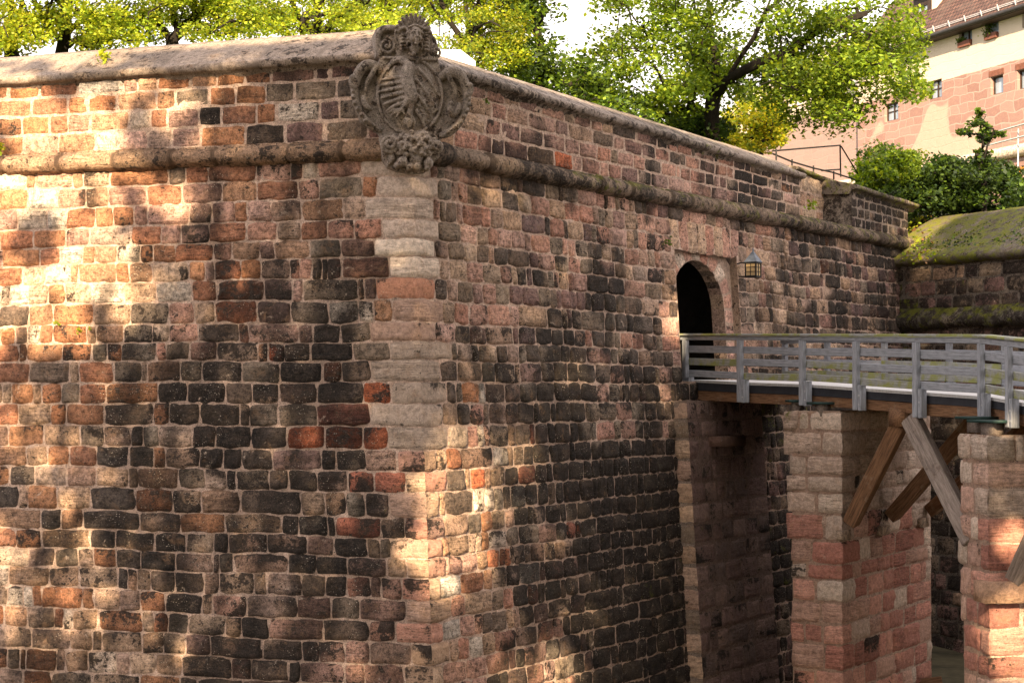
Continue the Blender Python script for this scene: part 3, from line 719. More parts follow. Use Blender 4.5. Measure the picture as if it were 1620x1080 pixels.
# ------------------------------------------------------------------ mossy wall abutting on the right
J = on_plane(1416, 421, P0, n2); d3 = V((.50, -.866, 0)).normalized(); n3 = V((-.866, -.50, 0)).normalized()
mw_ = empty('moat_wall', (J.x, J.y, 0), 'dark mossy retaining wall with broad sloping top behind the footbridge', 'retaining wall')
FJ = Frame(J, d3, n3, .04, n3); ZJ = J.z
S3 = 17.0
def style_flank(x, y):
    c = random.choice(PAL['mv'] + PAL['gr'] + PAL['tn'][1:2]); d = random.random() < .55
    return tuple(q * .8 for q in c), (random.uniform(.5, .9) if d else random.uniform(.0, .35), max(0, random.gauss(.22 if x < 1450 else .1, .12)) + (.3 if x < 1440 else 0), random.random())
mb = MB()
backing(mb, FJ, np.linspace(-.6, S3, 40), lambda S, T: ZB + (ZJ - ZB) * T, 24, col=(.13, .105, .085), crustf=lambda x, y: (.3, .3 if x < 1440 else .1))
zroll = FJ.sz(1480, 508)[1]
fro = course_edges(ZJ - .10, zroll + .22, .36, .03); fro[-1] = zroll + .22
masonry(mb, FJ, fro, lambda i: [(-.5, S3, 0, 0)], .72, .2, .012, (.012, .035), style_flank, rnd=.08, edge=.02, res=(7, 6))
masonry(mb, FJ, course_edges(zroll - .22, ZB, .40, .03), lambda i: [(-.5, S3, 0, 0)], .62, .2, .012, (.012, .035), style_flank, rnd=.08, edge=.02, res=(7, 6))
mb.build('retaining_wall', [M['stone'], M['mortar']], mw_)
mb = MB(); band(mb, FJ, np.arange(-.5, S3, .1), lambda s: zroll, [(-.05, .40), (.10, .26)] + [(.06 + .22 * math.sin(t), .2 * math.cos(t)) for t in np.linspace(.5, math.pi - .2, 8)] + [(-.05, -.2)], (.13, .11, .09), lambda x, y, k: (.62, .42 if x < 1560 else .3, random.random()), 1.1, jit=.03, groove=.03, mossf=lambda t: .3 * (1 - t) - .12); mb.build('string_course', M['stone'], mw_)
mb = MB(); band(mb, FJ, np.arange(-.9, S3, .1), lambda s: ZJ + .04, [(-2.6, 1.35), (-2.2, 1.42), (-1.7, 1.18), (-1.25, .9), (-.8, .62), (-.35, .38), (.05, .2), (.17, .10), (.19, .03), (.15, -.03), (.05, -.08), (-.05, -.1)], (.10, .082, .065), lambda x, y, k: (random.uniform(.15, .4), .62 if x < 1540 else .5, random.random()), 1.4, jit=.022, groove=.02); mb.build('coping', M['coping'], mw_)
# ------------------------------------------------------------------ terrain
def terrain(name, O, ax, ay, na, nb, zf, m, pw=1.6):
    a = np.linspace(0, 1, na) ** pw * ax[1] + ax[2]; b = np.linspace(0, 1, nb) ** pw * ay[1] + ay[2]
    A, B = np.meshgrid(a, b, indexing='ij')
    Q = np.array(O) + A[..., None] * np.array(ax[0]) + B[..., None] * np.array(ay[0])
    for i in range(na):
        for j in range(nb): Q[i, j, 2] = zf(Q[i, j, 0], Q[i, j, 1])
    mb = MB(); up = np.cross(np.array(ax[0]), np.array(ay[0]))[2]
    mb.add(Q.reshape(-1, 3), grid_faces(na, nb, up < 0)); o = mb.build(name, m); o['kind'] = 'structure'; return o
def sstep(a, b, x): t = min(1, max(0, (x - a) / (b - a))); return t * t * (3 - 2 * t)
def z_plat(x, y): return 9.95 + .35 * noise.noise(V((x * .15, y * .15, 2))) + 2.0 * sstep(40, 58, y) + 1.4 * sstep(58, 72, y) + 14 * sstep(80, 200, y)
terrain('bastion_terrace', (P0.x, P0.y, 0), (d1, 90, .45), (d2, 150, .45), 34, 50, z_plat, M['grass'])
def z_flank(x, y):
    g = (V((x, y, 0)) - V((J.x, J.y, 0))).dot(-n3)
    return 8.7 + .2 * noise.noise(V((x * .2, y * .2, 5))) + 1.6 * sstep(1, 5, g) + 3.0 * sstep(5, 25, g) + 12 * sstep(30, 120, g)
terrain('castle_slope', (J.x, J.y, 0), (d3, 60, .2), (-n3, 120, .5), 30, 40, z_flank, M['grass'])
def z_moat(x, y):
    z = .25 * noise.noise(V((x * .25, y * .25, 1))) + .12 * noise.noise(V((x * .9, y * .9, 4)))
    return z + 4.3 * (1 - sstep(8.5, 13.0, y + .12 * x)) - .25
g = np.linspace(-1, 1, 90); g = np.sign(g) * (np.abs(g) ** 2.6) * 900
X, Y = np.meshgrid(g, g + 24, indexing='ij'); Z = np.array([[z_moat(x, y) for x, y in zip(r, q)] for r, q in zip(X, Y)])
mb = MB(); mb.add(np.stack([X, Y, Z], -1).reshape(-1, 3), grid_faces(90, 90)); o = mb.build('moat_ground', M['earth']); o['kind'] = 'structure'

# ------------------------------------------------------------------ coat of arms
CR = V((.985, .173, 0)).normalized(); CF = V((.173, -.985, 0)).normalized()     # carving's right and front
C0 = P0 + V((0, 0, (236 - 150) / 100.)) + CF * .05
K = 100.5
def cp(zx, zy, d=0.):                                   # a point of the carving, from the enlarged photograph's coordinates
    x, y = zx / 3.6 + 520, zy / 3.6
    return C0 + CR * ((x - 652) / K) + V((0, 0, (150 - y) / K)) + CF * d
CM = Matrix((CR, -CF, V((0, 0, 1)))).transposed()
def ell(mb, zx, zy, d, rx, ry, rd, rot=0):
    R = CM @ Matrix.Rotation(math.radians(rot), 3, 'Y'); k = 3.6 * K
    ellipsoid(mb, cp(zx, zy, d), (rx / k, rd, ry / k), R, 16, 10)
def tb(mb, L, r, seg=10):
    pts = [cp(*p) for p in L]
    # smooth the path
    for _ in range(2):
        q = [pts[0]]
        for a, b in zip(pts, pts[1:]): q += [a.lerp(b, .25), a.lerp(b, .75)]
        pts = q + [pts[-1]]
    n = len(pts); rad = [np.interp(i / (n - 1), np.linspace(0, 1, len(r)), r) / (3.6 * K) for i in range(n)]
    tube(mb, pts, rad, seg)
def spiral(mb, zx, zy, d, R, r, turns=2.0, hand=1, a0=0., dd=.10):
    L = []
    for t in np.linspace(0, 1, 26):
        a = a0 + hand * t * turns * 2 * math.pi; k = R * (1 - .86 * t)
        L.append((zx + k * math.cos(a), zy - k * math.sin(a), d + dd * t))
    pts = [cp(*p) for p in L]; tube(mb, pts, [r * (1 - .4 * i / 25) / (3.6 * K) for i in range(26)], 8)
def slab(mb, poly, d0, d1):
    n = len(poly); f = [cp(x, y, d1) for x, y in poly]; b = [cp(x, y, d0) for x, y in poly]
    cf, cb = sum(f, V()) / n, sum(b, V()) / n
    vs = f + b + [cf, cb]; tr = []
    for i in range(n):
        j = (i + 1) % n; tr += [(i, j, 2 * n), (n + j, n + i, 2 * n + 1), (i, n + i, n + j), (i, n + j, j)]
    mb.add(vs, tr)
def carve(mb, name, parent, vox, col=(.25, .19, .145), crust=.02, moss=0., sm=2):
    o = mb.build(name, M['carved'], None)
    md = o.modifiers.new('r', 'REMESH'); md.mode = 'VOXEL'; md.voxel_size = vox; md.adaptivity = 0
    s = o.modifiers.new('s', 'SMOOTH'); s.iterations = sm; s.factor = .5
    dg = bpy.context.evaluated_depsgraph_get(); me = bpy.data.meshes.new_from_object(o.evaluated_get(dg))
    old = o.data; bpy.data.objects.remove(o); bpy.data.meshes.remove(old)
    for a in list(me.attributes):
        if a.name in ('Col', 'aux'): me.attributes.remove(a)
    n = len(me.vertices); co = np.zeros(n * 3); me.vertices.foreach_get('co', co); co = co.reshape(-1, 3)
    c4 = np.ones((n, 4)); c4[:, :3] = col
    ax = np.zeros((n, 3)); ax[:, 0] = crust; ax[:, 1] = moss; ax[:, 2] = .37
    at = me.attributes.new('Col', 'FLOAT_COLOR', 'POINT'); at.data.foreach_set('color', c4.ravel())
    at = me.attributes.new('aux', 'FLOAT_VECTOR', 'POINT'); at.data.foreach_set('vector', ax.ravel())
    if not me.materials: me.materials.append(M['carved'])
    me.polygons.foreach_set('use_smooth', np.ones(len(me.polygons), bool)); me.name = name
    return link(name, me, parent)
arms = empty('coat_of_arms', cp(460, 1000, 0), 'weathered carved stone coat of arms with eagle shield and scrolls on the bastion corner', 'coat of arms')
mb = MB()                                                # backing slab and shield
slab(mb, [(285, 330), (620, 330), (640, 420), (655, 560), (650, 700), (610, 800), (300, 800), (270, 700), (258, 560), (270, 430)], -.75, .04)
ell(mb, 457, 552, .02, 178, 212, .15)
rim = [(457 + 186 * math.cos(t), 552 - 217 * math.sin(t), .07) for t in np.linspace(0, 2 * math.pi, 61)]
tube(mb, [cp(*p) for p in rim], [10 / 362.] * 61, 8)
def sd(x, y): return .02 + .15 * math.sqrt(max(0, 1 - ((x - 457) / 178) ** 2 - ((y - 552) / 212) ** 2))
def rel(L, r, lift=.0, seg=10): tb(mb, [(x, y, sd(x, y) + lift) for x, y in L], r, seg)
# half eagle on the dexter side
rel([(462, 372), (440, 400), (430, 450), (438, 500), (458, 560), (462, 600)], [24, 34, 38, 42, 38, 26], .03)
rel([(452, 395), (425, 360), (388, 346), (352, 366)], [22, 25, 24, 17], .055); rel([(356, 366), (332, 386), (330, 412)], [14, 11, 4], .06)
rel([(372, 392), (358, 406), (366, 424)], [9, 7, 3], .05); ell(mb, 385, 352, sd(385, 352) + .12, 7, 7, .015)
for k, (y0, xe, ye) in enumerate([(448, 296, 466), (478, 280, 500), (508, 276, 536), (538, 283, 574), (566, 296, 612), (590, 318, 650)]):
    rel([(424, y0 + 6), (360, (y0 + ye) / 2), (xe, ye)], [10, 12, 5], .055)
for k, (y0, xe, ye) in enumerate([(463, 336, 486), (493, 326, 522), (523, 330, 556), (552, 340, 592)]): rel([(420, y0 + 6), (xe, ye)], [7, 5], .05)
for k in range(7): rel([(446 + 5 * (k % 2), 430 + 20 * k), (426, 440 + 20 * k)], [10, 7], .068)
rel([(448, 570), (424, 612), (402, 640)], [28, 20, 12], .045)
for xe, ye in ((330, 655), (342, 676), (372, 690), (424, 672)): rel([(402, 640), ((402 + xe) / 2, (640 + ye) / 2 - 6), (xe, ye)], [10, 9, 4], .06)
rel([(460, 590), (452, 650), (444, 700), (452, 745)], [24, 17, 24, 6], .04); rel([(448, 665), (420, 706), (432, 728)], [11, 12, 5], .045); rel([(456, 665), (482, 706), (478, 732)], [10, 10, 5], .04)
# bends on the sinister side
rel([(474, 352), (480, 540), (480, 745)], [7, 7, 6], .012)
for L in ([(498, 392), (560, 462), (628, 552)], [(486, 462), (552, 540), (614, 634)], [(486, 542), (545, 615), (594, 702)], [(484, 640), (520, 690), (545, 735)]): rel(L, [9, 10, 8], .03, 6)
for q in range(120):
    t = random.random(); a = random.choice(([(500, 505), (602, 645)], [(488, 595), (552, 716)]))
    x, y = a[0][0] + (a[1][0] - a[0][0]) * t + random.gauss(0, 12), a[0][1] + (a[1][1] - a[0][1]) * t + random.gauss(0, 10)
    if ((x - 457) / 168) ** 2 + ((y - 552) / 202) ** 2 < .95 and x > 488: ell(mb, x, y, sd(x, y) + .005, 7, 6, .022)
carve(mb, 'shield', arms, .0092, (.20, .163, .138), .19, 0., 1)
mb = MB()                                                # crest: block, volutes, shell and face
slab(mb, [(262, 170), (300, 152), (470, 160), (560, 165), (605, 210), (622, 260), (618, 340), (560, 345), (470, 345), (380, 345), (300, 345), (262, 330)], -.70, .03)
slab(mb, [(372, 190), (578, 190), (590, 260), (575, 330), (380, 330), (362, 260)], -.1, .09)
tb(mb, [(372, 168, .06), (300, 170, .07), (275, 205, .07), (270, 270, .07), (285, 325, .07)], [20, 22, 18, 14, 10])
spiral(mb, 322, 270, .07, 52, 12, 1.75, -1, 1.6, .05); spiral(mb, 602, 296, .05, 44, 11, 1.75, 1, 1.6, .05); ell(mb, 322, 270, .10, 10, 10, .06); ell(mb, 602, 296, .09, 9, 9, .06)
tb(mb, [(300, 338, .06), (470, 342, .10), (610, 338, .06)], [10, 12, 10])
for k in range(12):
    a = math.radians(172 - k * 14.9); R = 112 - 5 * abs(k - 5.5) / 5.5
    x, y = 472 + R * math.cos(a), 205 - R * math.sin(a) * 1.08
    tb(mb, [(472 + 34 * math.cos(a), 200 - 34 * math.sin(a), .10), ((472 + x) / 2, (204 + y) / 2, .12), (x, y, .17)], [4, 7, 11], 8)
slab(mb, [(472 + 104 * math.cos(a), 206 - 112 * math.sin(a)) for a in np.linspace(math.pi + .1, -.1, 20)], -.10, .085)
ell(mb, 480, 222, .20, 34, 50, .15); ell(mb, 478, 196, .19, 40, 32, .14); tb(mb, [(480, 262, .17), (478, 295, .12)], [20, 30])                # head and neck
tb(mb, [(484, 206, .345), (487, 222, .372), (488, 234, .380)], [5, 7, 9]); ell(mb, 486, 247, .345, 13, 4, .02); ell(mb, 486, 256, .340, 11, 4.5, .02); ell(mb, 484, 267, .315, 12, 9, .035)
for sx in (-1, 1):
    ell(mb, 484 + sx * 15, 213, .325, 8, 5, .02); tb(mb, [(484 + sx * 5, 202, .35), (484 + sx * 16, 199, .345), (484 + sx * 27, 206, .31)], [4, 5, 3]); ell(mb, 484 + sx * 20, 236, .30, 11, 16, .03)
    for k in range(7): ell(mb, 480 + sx * (36 + 5 * (k % 2)), 182 + 17 * k, .19 - .012 * k, 10, 11, .06)
    for k in range(5): tb(mb, [(480 + sx * 46, 212 + 18 * k, .11), (480 + sx * (72 + 2 * k), 208 + 21 * k, .16), (480 + sx * (96 - 4 * k), 232 + 17 * k, .12)], [5, 9, 4], 8)
    tb(mb, [(480 + sx * 40, 178, .16), (480 + sx * 66, 166, .17), (480 + sx * 94, 188, .15), (480 + sx * 98, 225, .13)], [8, 10, 10, 5])
for k in range(8): ell(mb, 444 + 10.5 * k, 172 - 14 * math.sin(k / 7 * math.pi), .22, 8, 9, .06)
tb(mb, [(446, 272, .13), (466, 296, .17), (490, 298, .17), (512, 272, .13)], [6, 7, 7, 6]); ell(mb, 476, 316, .16, 13, 13, .05)
carve(mb, 'crest', arms, .0092, (.195, .158, .132), .22, .02, 1)
def side(sx):
    mb = MB(); m = lambda x: x if sx < 0 else 914 - x + 12
    L = lambda P: [(m(x), y + (25 if sx > 0 else 0), d) for x, y, d in P]
    tb(mb, L([(292, 420, .02), (250, 385, .10), (200, 388, .14), (160, 430, .12), (140, 500, .10), (140, 570, .08), (165, 640, .07), (200, 700, .06), (250, 742, .05), (300, 752, .03)]), [22, 30, 34, 30, 25, 22, 22, 22, 20, 12], 12)
    tb(mb, L([(262, 392, .18), (236, 440, .15), (210, 480, .12), (206, 540, .08)]), [12, 15, 13, 8])
    tb(mb, L([(150, 470, .16), (122, 450, .14), (118, 505, .13), (150, 522, .15)]), [12, 16, 16, 10])
    tb(mb, L([(188, 560, .12), (190, 600, .13), (215, 632, .13), (240, 640, .10)]), [10, 17, 16, 9]); tb(mb, L([(180, 660, .14), (215, 710, .13), (262, 735, .12)]), [9, 15, 7])
    for k in range(10):
        t = k / 9; ell(mb, m(180 - 52 * math.sin(t * 3.1) + 50 * max(0, t - .6)), 405 + 300 * t + (25 if sx > 0 else 0), .13, 10, 12, .05)
    slab(mb, [(m(x), y + (25 if sx > 0 else 0)) for x, y in ((300, 420), (230, 390), (165, 440), (150, 560), (190, 690), (300, 770))][::1 if sx < 0 else -1], -.55, .03)
    if sx > 0:
        tb(mb, [(686, 596, .14), (684, 640, .15), (690, 672, .13)], [14, 20, 9]); ell(mb, 690, 594, .15, 15, 14, .05)
    carve(mb, 'side_scroll', arms, .0105, (.17, .138, .115), .2, .10 if sx < 0 else 0., 1)
side(-1); side(1)
mb = MB()                                                # corbel with fruit garland
slab(mb, [(285, 790), (330, 768), (600, 768), (632, 800), (628, 900), (585, 940), (550, 985), (470, 1002), (390, 985), (330, 960), (300, 900)], -.55, .08)
spiral(mb, 335, 835, .13, 55, 17, 2.1, -1, 1.2); spiral(mb, 608, 842, .10, 44, 15, 2., 1, 1.5)
tb(mb, [(330, 950, .08), (360, 915, .12), (345, 890, .12)], [8, 18, 10])
for k in range(110):
    x = random.uniform(375, 590); y = random.uniform(765, 915); e = ((x - 482) / 118) ** 2 + ((y - 838) / 86) ** 2
    if e < 1: ell(mb, x, y, .10 + .17 * math.sqrt(1 - e) + random.uniform(-.02, .02), random.uniform(8, 17), random.uniform(8, 17), random.uniform(.02, .05), random.uniform(0, 90))
ell(mb, 482, 838, .08, 112, 84, .15); ell(mb, 520, 778, .2, 42, 20, .07, -15); ell(mb, 545, 800, .22, 22, 18, .07)
for x, y, r in ((412, 938, 34), (488, 918, 40), (492, 958, 32), (560, 940, 30), (382, 955, 20), (450, 965, 26), (552, 968, 18)): ell(mb, x, y, .13, r, r, .13)
for x in (398, 412, 426, 552, 566): tb(mb, [(x, 908, .24), (x + 1, 940, .27), (x + 2, 966, .22)], [4, 7, 4], 6)
carve(mb, 'corbel', arms, .0098, (.205, .165, .138), .22, .04, 1)

# ------------------------------------------------------------------ timber footbridge
bridge = empty('footbridge', A0, 'silvered timber footbridge with plank railings crossing the moat to the arched gateway', 'footbridge')
dirA = (B0 - A0).normalized(); dirB = V((.144, -.99, 0)).normalized()
perA = V((-dirA.y, dirA.x, 0)); perA = perA if perA.x > 0 else -perA          # towards the far side
perB = V((.99, .144, 0)); perM = (perA + perB).normalized() / (perA + perB).normalized().dot(perA)
WB = 3.7
def on_line(x, P, d):                                   # plan point on P + d t seen at photo column x
    k = (x - 810) / F; t = (k * P.y - P.x) / (d.x - k * d.y); return P + d * t
XP = [1088, 1174.5, 1273, 1358, 1453, 1557]
LV = ('cap', 'rb', 'a0', 'a1', 'b0', 'b1', 'c0', 'c1', 'dk', 'f1', 'm1', 'pb')
YP = [(527.6, 537.8, 546.7, 557.8, 565.6, 576.7, 585, 595.6, 600.4, 617, 632, 631), (527.8, 538, 548, 559, 567.8, 579, 589, 600, 604.8, 621.5, 637, 636), (528, 538.6, 549.8, 561.5, 570.2, 581.4, 591.8, 602.8, 608, 625.5, 641, 641),
      (528.4, 540, 551, 564, 574, 586, 597, 608.7, 614, 631, 647, 648.5), (528.5, 541.7, 553, 567, 577, 591, 602.5, 616, 620.5, 638, 657, 660), (529, 543.4, 555, 569, 581, 594.5, 608, 621.3, 627.8, 645.5, 663, 666)]
posts = []
for x, ys in zip(XP, YP):
    q = on_line(x, A0, dirA); posts.append((q, {k: at_depth(x, y, q.y).z for k, y in zip(LV, ys)}))
for k in range(1, 7):                                   # towards the viewer, out of the picture on the right
    q = B0 + dirB * (1.08 * k); z0 = posts[5][1]; posts.append((q, {a: v - .075 * k for a, v in z0.items()}))
def side_rail(off, far):
    P_ = []
    for i, (q, z) in enumerate(posts):
        o = perA * off if i < 5 else (perM * off if i == 5 else perB * off)
        P_.append((q + o, z))
    if far:
        q, z = P_[0]; P_.insert(0, (q - dirA * 1.35, z))
    return P_
def zz_(q, z): return V((q.x, q.y, z))
for far in (0, 1):
    R_ = side_rail(WB * far, far); sgn = -1 if not far else 1
    for i, (q, z) in enumerate(R_):
        d = dirA if i < 5 + far else dirB; per = perA if i < 5 + far else perB; o = per * (sgn * .055)
        beam('post', zz_(q + o, z['pb']), zz_(q + o, z['rb'] + .0), .115, .095, M['grey_wood'], bridge, up=per)
        beam('post_cheek', zz_(q + d * .10 + o * .3, z['pb'] - .01), zz_(q + d * .10 + o * .3, z['dk'] + .06), .085, .14, M['grey_wood'], bridge, up=per)
        if not far:
            for zz in (z['pb'] + .10, z['pb'] + .26):
                mb = MB(); c = zz_(q + d * .10 - per * .075, zz); tube(mb, [c + per * .02, c - per * .02], [.022, .018], 8); mb.build('bolt', M['galv'], bridge)
    for i in range(len(R_) - 1):
        (qa, za), (qb, zb) = R_[i], R_[i + 1]; d = (qb - qa).normalized(); per = perA if i < 5 + far else perB
        e0 = d * (.14 if i == 0 else .0); 
        beam('cap_rail', zz_(qa - e0 - d * .0, za['cap'] - .02), zz_(qb, zb['cap'] - .02), .26, .045, M['mossy_wood'], bridge)
        beam('top_rail', zz_(qa - e0 - per * sgn * -.0 + per * sgn * .06, (za['cap'] - .048 + za['rb']) / 2), zz_(qb + per * sgn * .06, (zb['cap'] - .048 + zb['rb']) / 2), .05, za['cap'] - .05 - za['rb'], M['grey_wood'], bridge)
        for n_, (a, b) in enumerate((('a0', 'a1'), ('b0', 'b1'), ('c0', 'c1'))):
            o = per * (-sgn * .02); jz = random.gauss(0, .006)
            beam('plank', zz_(qa + o + d * .004, (za[a] + za[b]) / 2 + jz), zz_(qb + o - d * .004, (zb[a] + zb[b]) / 2 + jz), .05, za[a] - za[b], M['mossy_wood'] if (n_ == 2 or (n_ == 1 and random.random() < .45)) and random.random() < .85 else M['grey_wood'], bridge)
        if True:
            o = per * (-sgn * .13)
            beam('fascia', zz_(qa + o, (za['dk'] - .035 + za['f1']) / 2), zz_(qb + o, (zb['dk'] - .035 + zb['f1']) / 2), .03, za['dk'] - .035 - za['f1'], M['fascia'], bridge)
            beam('girder', zz_(qa + per * (-sgn * .24), (za['f1'] + za['m1']) / 2 - .004), zz_(qb + per * (-sgn * .24), (zb['f1'] + zb['m1']) / 2 - .004), .22, za['f1'] - za['m1'], M['brown_wood'], bridge)
        if far == 0:                                     # middle girder
            o = perA * (WB / 2) if i < 5 else perB * (WB / 2); o2 = perA * (WB / 2) if i + 1 < 5 else perB * (WB / 2)
            beam('girder', zz_(qa + o, (za['f1'] + za['m1']) / 2 - .004), zz_(qb + o2, (zb['f1'] + zb['m1']) / 2 - .004), .22, za['f1'] - za['m1'], M['brown_wood'], bridge)
NEAR, FAR = side_rail(.10, 0), side_rail(WB - .10, 0)
mb = MB(); rowsd = []
ext = (zz_(NEAR[0][0] - dirA * .25, NEAR[0][1]['dk']), zz_(FAR[0][0] - dirA * 2.1, FAR[0][1]['dk']))
A_ = [ext[0]] + [zz_(q, z['dk']) for q, z in NEAR]; B_ = [ext[1]] + [zz_(q, z['dk']) for q, z in FAR]
for i in range(len(A_) - 1):
    a, b, c, d = A_[i], A_[i + 1], B_[i + 1], B_[i]; dn = V((0, 0, -.05))
    vs = [a, b, c, d, a + dn, b + dn, c + dn, d + dn]
    mb.add(vs, [(0, 1, 2, 3), (7, 6, 5, 4), (0, 4, 5, 1), (3, 2, 6, 7), (0, 3, 7, 4), (1, 5, 6, 2)])
dkb = mb.build('deck', M['deck'], bridge, smooth=False)
bm = bmesh.new(); bm.from_mesh(dkb.data); bmesh.ops.recalc_face_normals(bm, faces=bm.faces); bm.to_mesh(dkb.data); bm.free()

# ------------------------------------------------------------------ masonry piers of the bridge
def style_pier(x, y):
    t = sstep(780, 900, y + random.gauss(0, 40))
    r = random.random()
    if r > t * .85: c = random.choice([(.50, .39, .31), (.46, .35, .28), (.43, .315, .25), (.54, .425, .345)]); cr = random.uniform(-.3, .12)
    else: c = random.choice([(.43, .205, .155), (.47, .245, .185), (.37, .17, .13), (.45, .275, .21), (.33, .145, .11)]); cr = random.uniform(-.35, .18)
    if random.random() < .05: cr = .45
    v = random.uniform(.8, 1.15); moss = .42 if (y < 690 and x < 1310) or (y < 700 and 1510 < x < 1540) else -.1
    return tuple(k * v for k in c), (cr, moss + random.gauss(0, .06), random.random())
def style_pier_red(x, y):
    c, a = style_pier(x, y + 20); 
    if random.random() < .55: c = random.choice([(.48, .30, .235), (.43, .24, .18), (.50, .33, .26), (.41, .255, .20)])
    return c, a
def pier(name, label, C, u, v, T, W, ztop, style, flare):
    """C: the near visible corner, u: along the bridge's axis (thickness, away from C), v: across the bridge; faces seen: (u) and (v)"""
    pr = empty(name, (C.x, C.y, 0), label, 'bridge pier', 'stone piers carrying the footbridge')
    nu_, nv_ = -v, -u                                    # outward normals of the face along u and the face along v
    vc = (nu_ + nv_)
    fu = Frame(V((C.x, C.y, ztop)), u, nu_, 0, vc); fv = Frame(V((C.x, C.y, ztop)), v, nv_, 0, vc)
    rws = course_edges(ztop, ZB - .2, .40, .045)
    fl = [max(0, flare * (1 - i / 9.)) for i in range(len(rws))]
    mb = MB()
    bcol = (.38, .27, .21)
    backing(mb, fu, np.linspace(0, T - .04, 4), lambda S, t: ZB - .2 + (ztop - ZB + .2) * t, 20, col=bcol, cs=1, off=-.01)
    backing(mb, fv, np.linspace(0, W, 8), lambda S, t: ZB - .2 + (ztop - ZB + .2) * t, 20, col=bcol, cs=1, off=-.01)
    wl = [random.uniform(.3, .75) for _ in rws]; st = [style(*px(V(fu.P(0, (rws[i] + rws[min(i + 1, len(rws) - 1)]) / 2)))) for i in range(len(rws))]
    hh = [random.uniform(.015, .05)  for i in range(len(rws))]
    masonry(mb, fu, rws, lambda i: [(0, T + fl[i] + random.uniform(-.05, .06), 1, 0)], .5, .15, .008, (.0, .05), style, first=lambda i: (min(wl[i], T - .3), lambda x, y: st[i], hh[i]), rnd=.045, edge=.012, drop=.02, rough=.014)
    masonry(mb, fv, rws, lambda i: [(0, W + random.uniform(-.04, .05), 1, 0)], .62, .22, .008, (.0, .05), style, first=lambda i: (random.uniform(.4, .9), lambda x, y: st[i], hh[i]), rnd=.045, edge=.012, drop=.02, rough=.014)
    # far faces and the top slab
    O = V((C.x, C.y, 0)); a, b, c, d = O - vc * .0, O + u * (T - .02), O + u * (T - .02) + v * W, O + v * W
    z0, z1 = V((0, 0, ZB)), V((0, 0, ztop - .02))
    mb.add([b + z0, c + z0, c + z1, b + z1], [(0, 1, 2, 3)], (.3, .2, .15)); mb.add([c + z0, d + z0, d + z1, c + z1], [(0, 1, 2, 3)], (.3, .2, .15)); mb.add([b + z0, b + z1, a + z1, a + z0], [(0, 1, 2, 3)], (.3, .2, .15))
    mb.add([a + z1, d + z1, c + z1, b + z1], [(0, 3, 2, 1)], (.28, .22, .17), (.2, .3, .2))
    mb.build('masonry', [M['pier'], M['mortar']], pr)
    return pr, fu, fv
C1 = at_depth(1330, 650, 32.0); zt1 = C1.z
p1, f1u, f1v = pier('bridge_pier', 'pale topped red sandstone bridge pier nearer the bastion wall, with struts springing from it', C1, -n2, d2, .97, 4.75, zt1, style_pier, .12)
C2 = at_depth(1564, 688, 27.75); zt2 = C2.z
p2, f2u, f2v = pier('bridge_pier', 'pinkish sandstone bridge pier at the right edge, under the bend of the railing', C2, -dirB, perB, 1.05, 4.4, zt2, style_pier_red, .16)
# saddles (green steel bearing plates on stubs) between piers and girders
def bearing(x, y, Y, wd, grp_mat):
    c = at_depth(x, y, Y); mb = MB(); box(mb, c, dirA * wd, perA * .22, V((0, 0, .022))); mb.build('bearing_plate', grp_mat, bridge)
    mb = MB(); box(mb, c - V((0, 0, .13)), dirA * wd * .4, perA * .12, V((0, 0, .11))); mb.build('bearing_stub', M['strut_wood'], bridge)
bearing(1302, 637.5, 32.3, .20, M['green_metal']); bearing(1262, 634, 33.0, .10, M['green_metal'])
bearing(1546, 660.5, 28.9, .28, M['green_metal']); bearing(1570, 666, 28.2, .34, M['green_metal'])
# struts
def strut(pa, pb, w, h, m): return beam('strut', pa, pb, w, h, m, bridge, up=d2, bev=.012)
def foot(x, y, off=.12): return on_plane(x, y, C1, n2) + n2 * off
apx = at_depth(1413, 668, on_line(1413, A0, dirA).y - .0); 
apn = apx + perA * .22
strut(foot(1336, 826), apn + V((0, 0, -.02)) - dirA * .05, .26, .24, M['brown_wood'])
f2 = at_depth(1540, 858, 28.6)
strut(apn + dirA * .22 + V((0, 0, .05)), f2, .30, .26, M['strut_wood'])
for k, (x, y) in enumerate(((1402, 815), (1464, 806))):
    fp = foot(x, y); top = apn + perA * (1.62 * (k + 1)) ; strut(fp, top + dirA * .3 + V((0, 0, .15)), .26, .24, M['brown_wood'])
    strut(top + dirA * .25, f2 + perB * 1.6 * (k + 1), .26, .24, M['brown_wood'])
bx = MB(); box(bx, apn + V((0, 0, .08)), dirA * .16, perA * .17, V((0, 0, .15))); bx.build('strut_head', M['brown_wood'], bridge)
ft3 = on_plane(1601, 912, C2, dirB) + dirB * .14
strut(ft3, ft3 + dirB * 2.3 + V((0, 0, 2.35)), .26, .26, M['strut_wood'])
mb = MB(); box(mb, ft3 + V((0, 0, -.22)) - dirB * .12, perB * .55, dirB * .22, V((0, 0, .16)), (.44, .27, .18), (-.2, 0, .3)); mb.build('strut_corbel', M['pier'], p2)
for x, y in ((1330, 838), (1392, 830), (1455, 818)):
    mb = MB(); box(mb, foot(x, y + 8, .06), d2 * .2, n2 * .06, V((0, 0, .09)), (.30, .22, .16), (0, 0, .3)); mb.build('strut_corbel', M['stone'], p1)
# board leaning at the foot of the pier
pb_ = at_depth(1462, 1069, 35.5)
bd = beam('wooden_board', pb_ + V((-.32, -.05, -.28)), pb_ + V((.34, -.15, -.18)), .05, .42, M['brown_wood'], None); tag(bd, 'brown wooden board leaning at the foot of the red bridge pier', 'board')

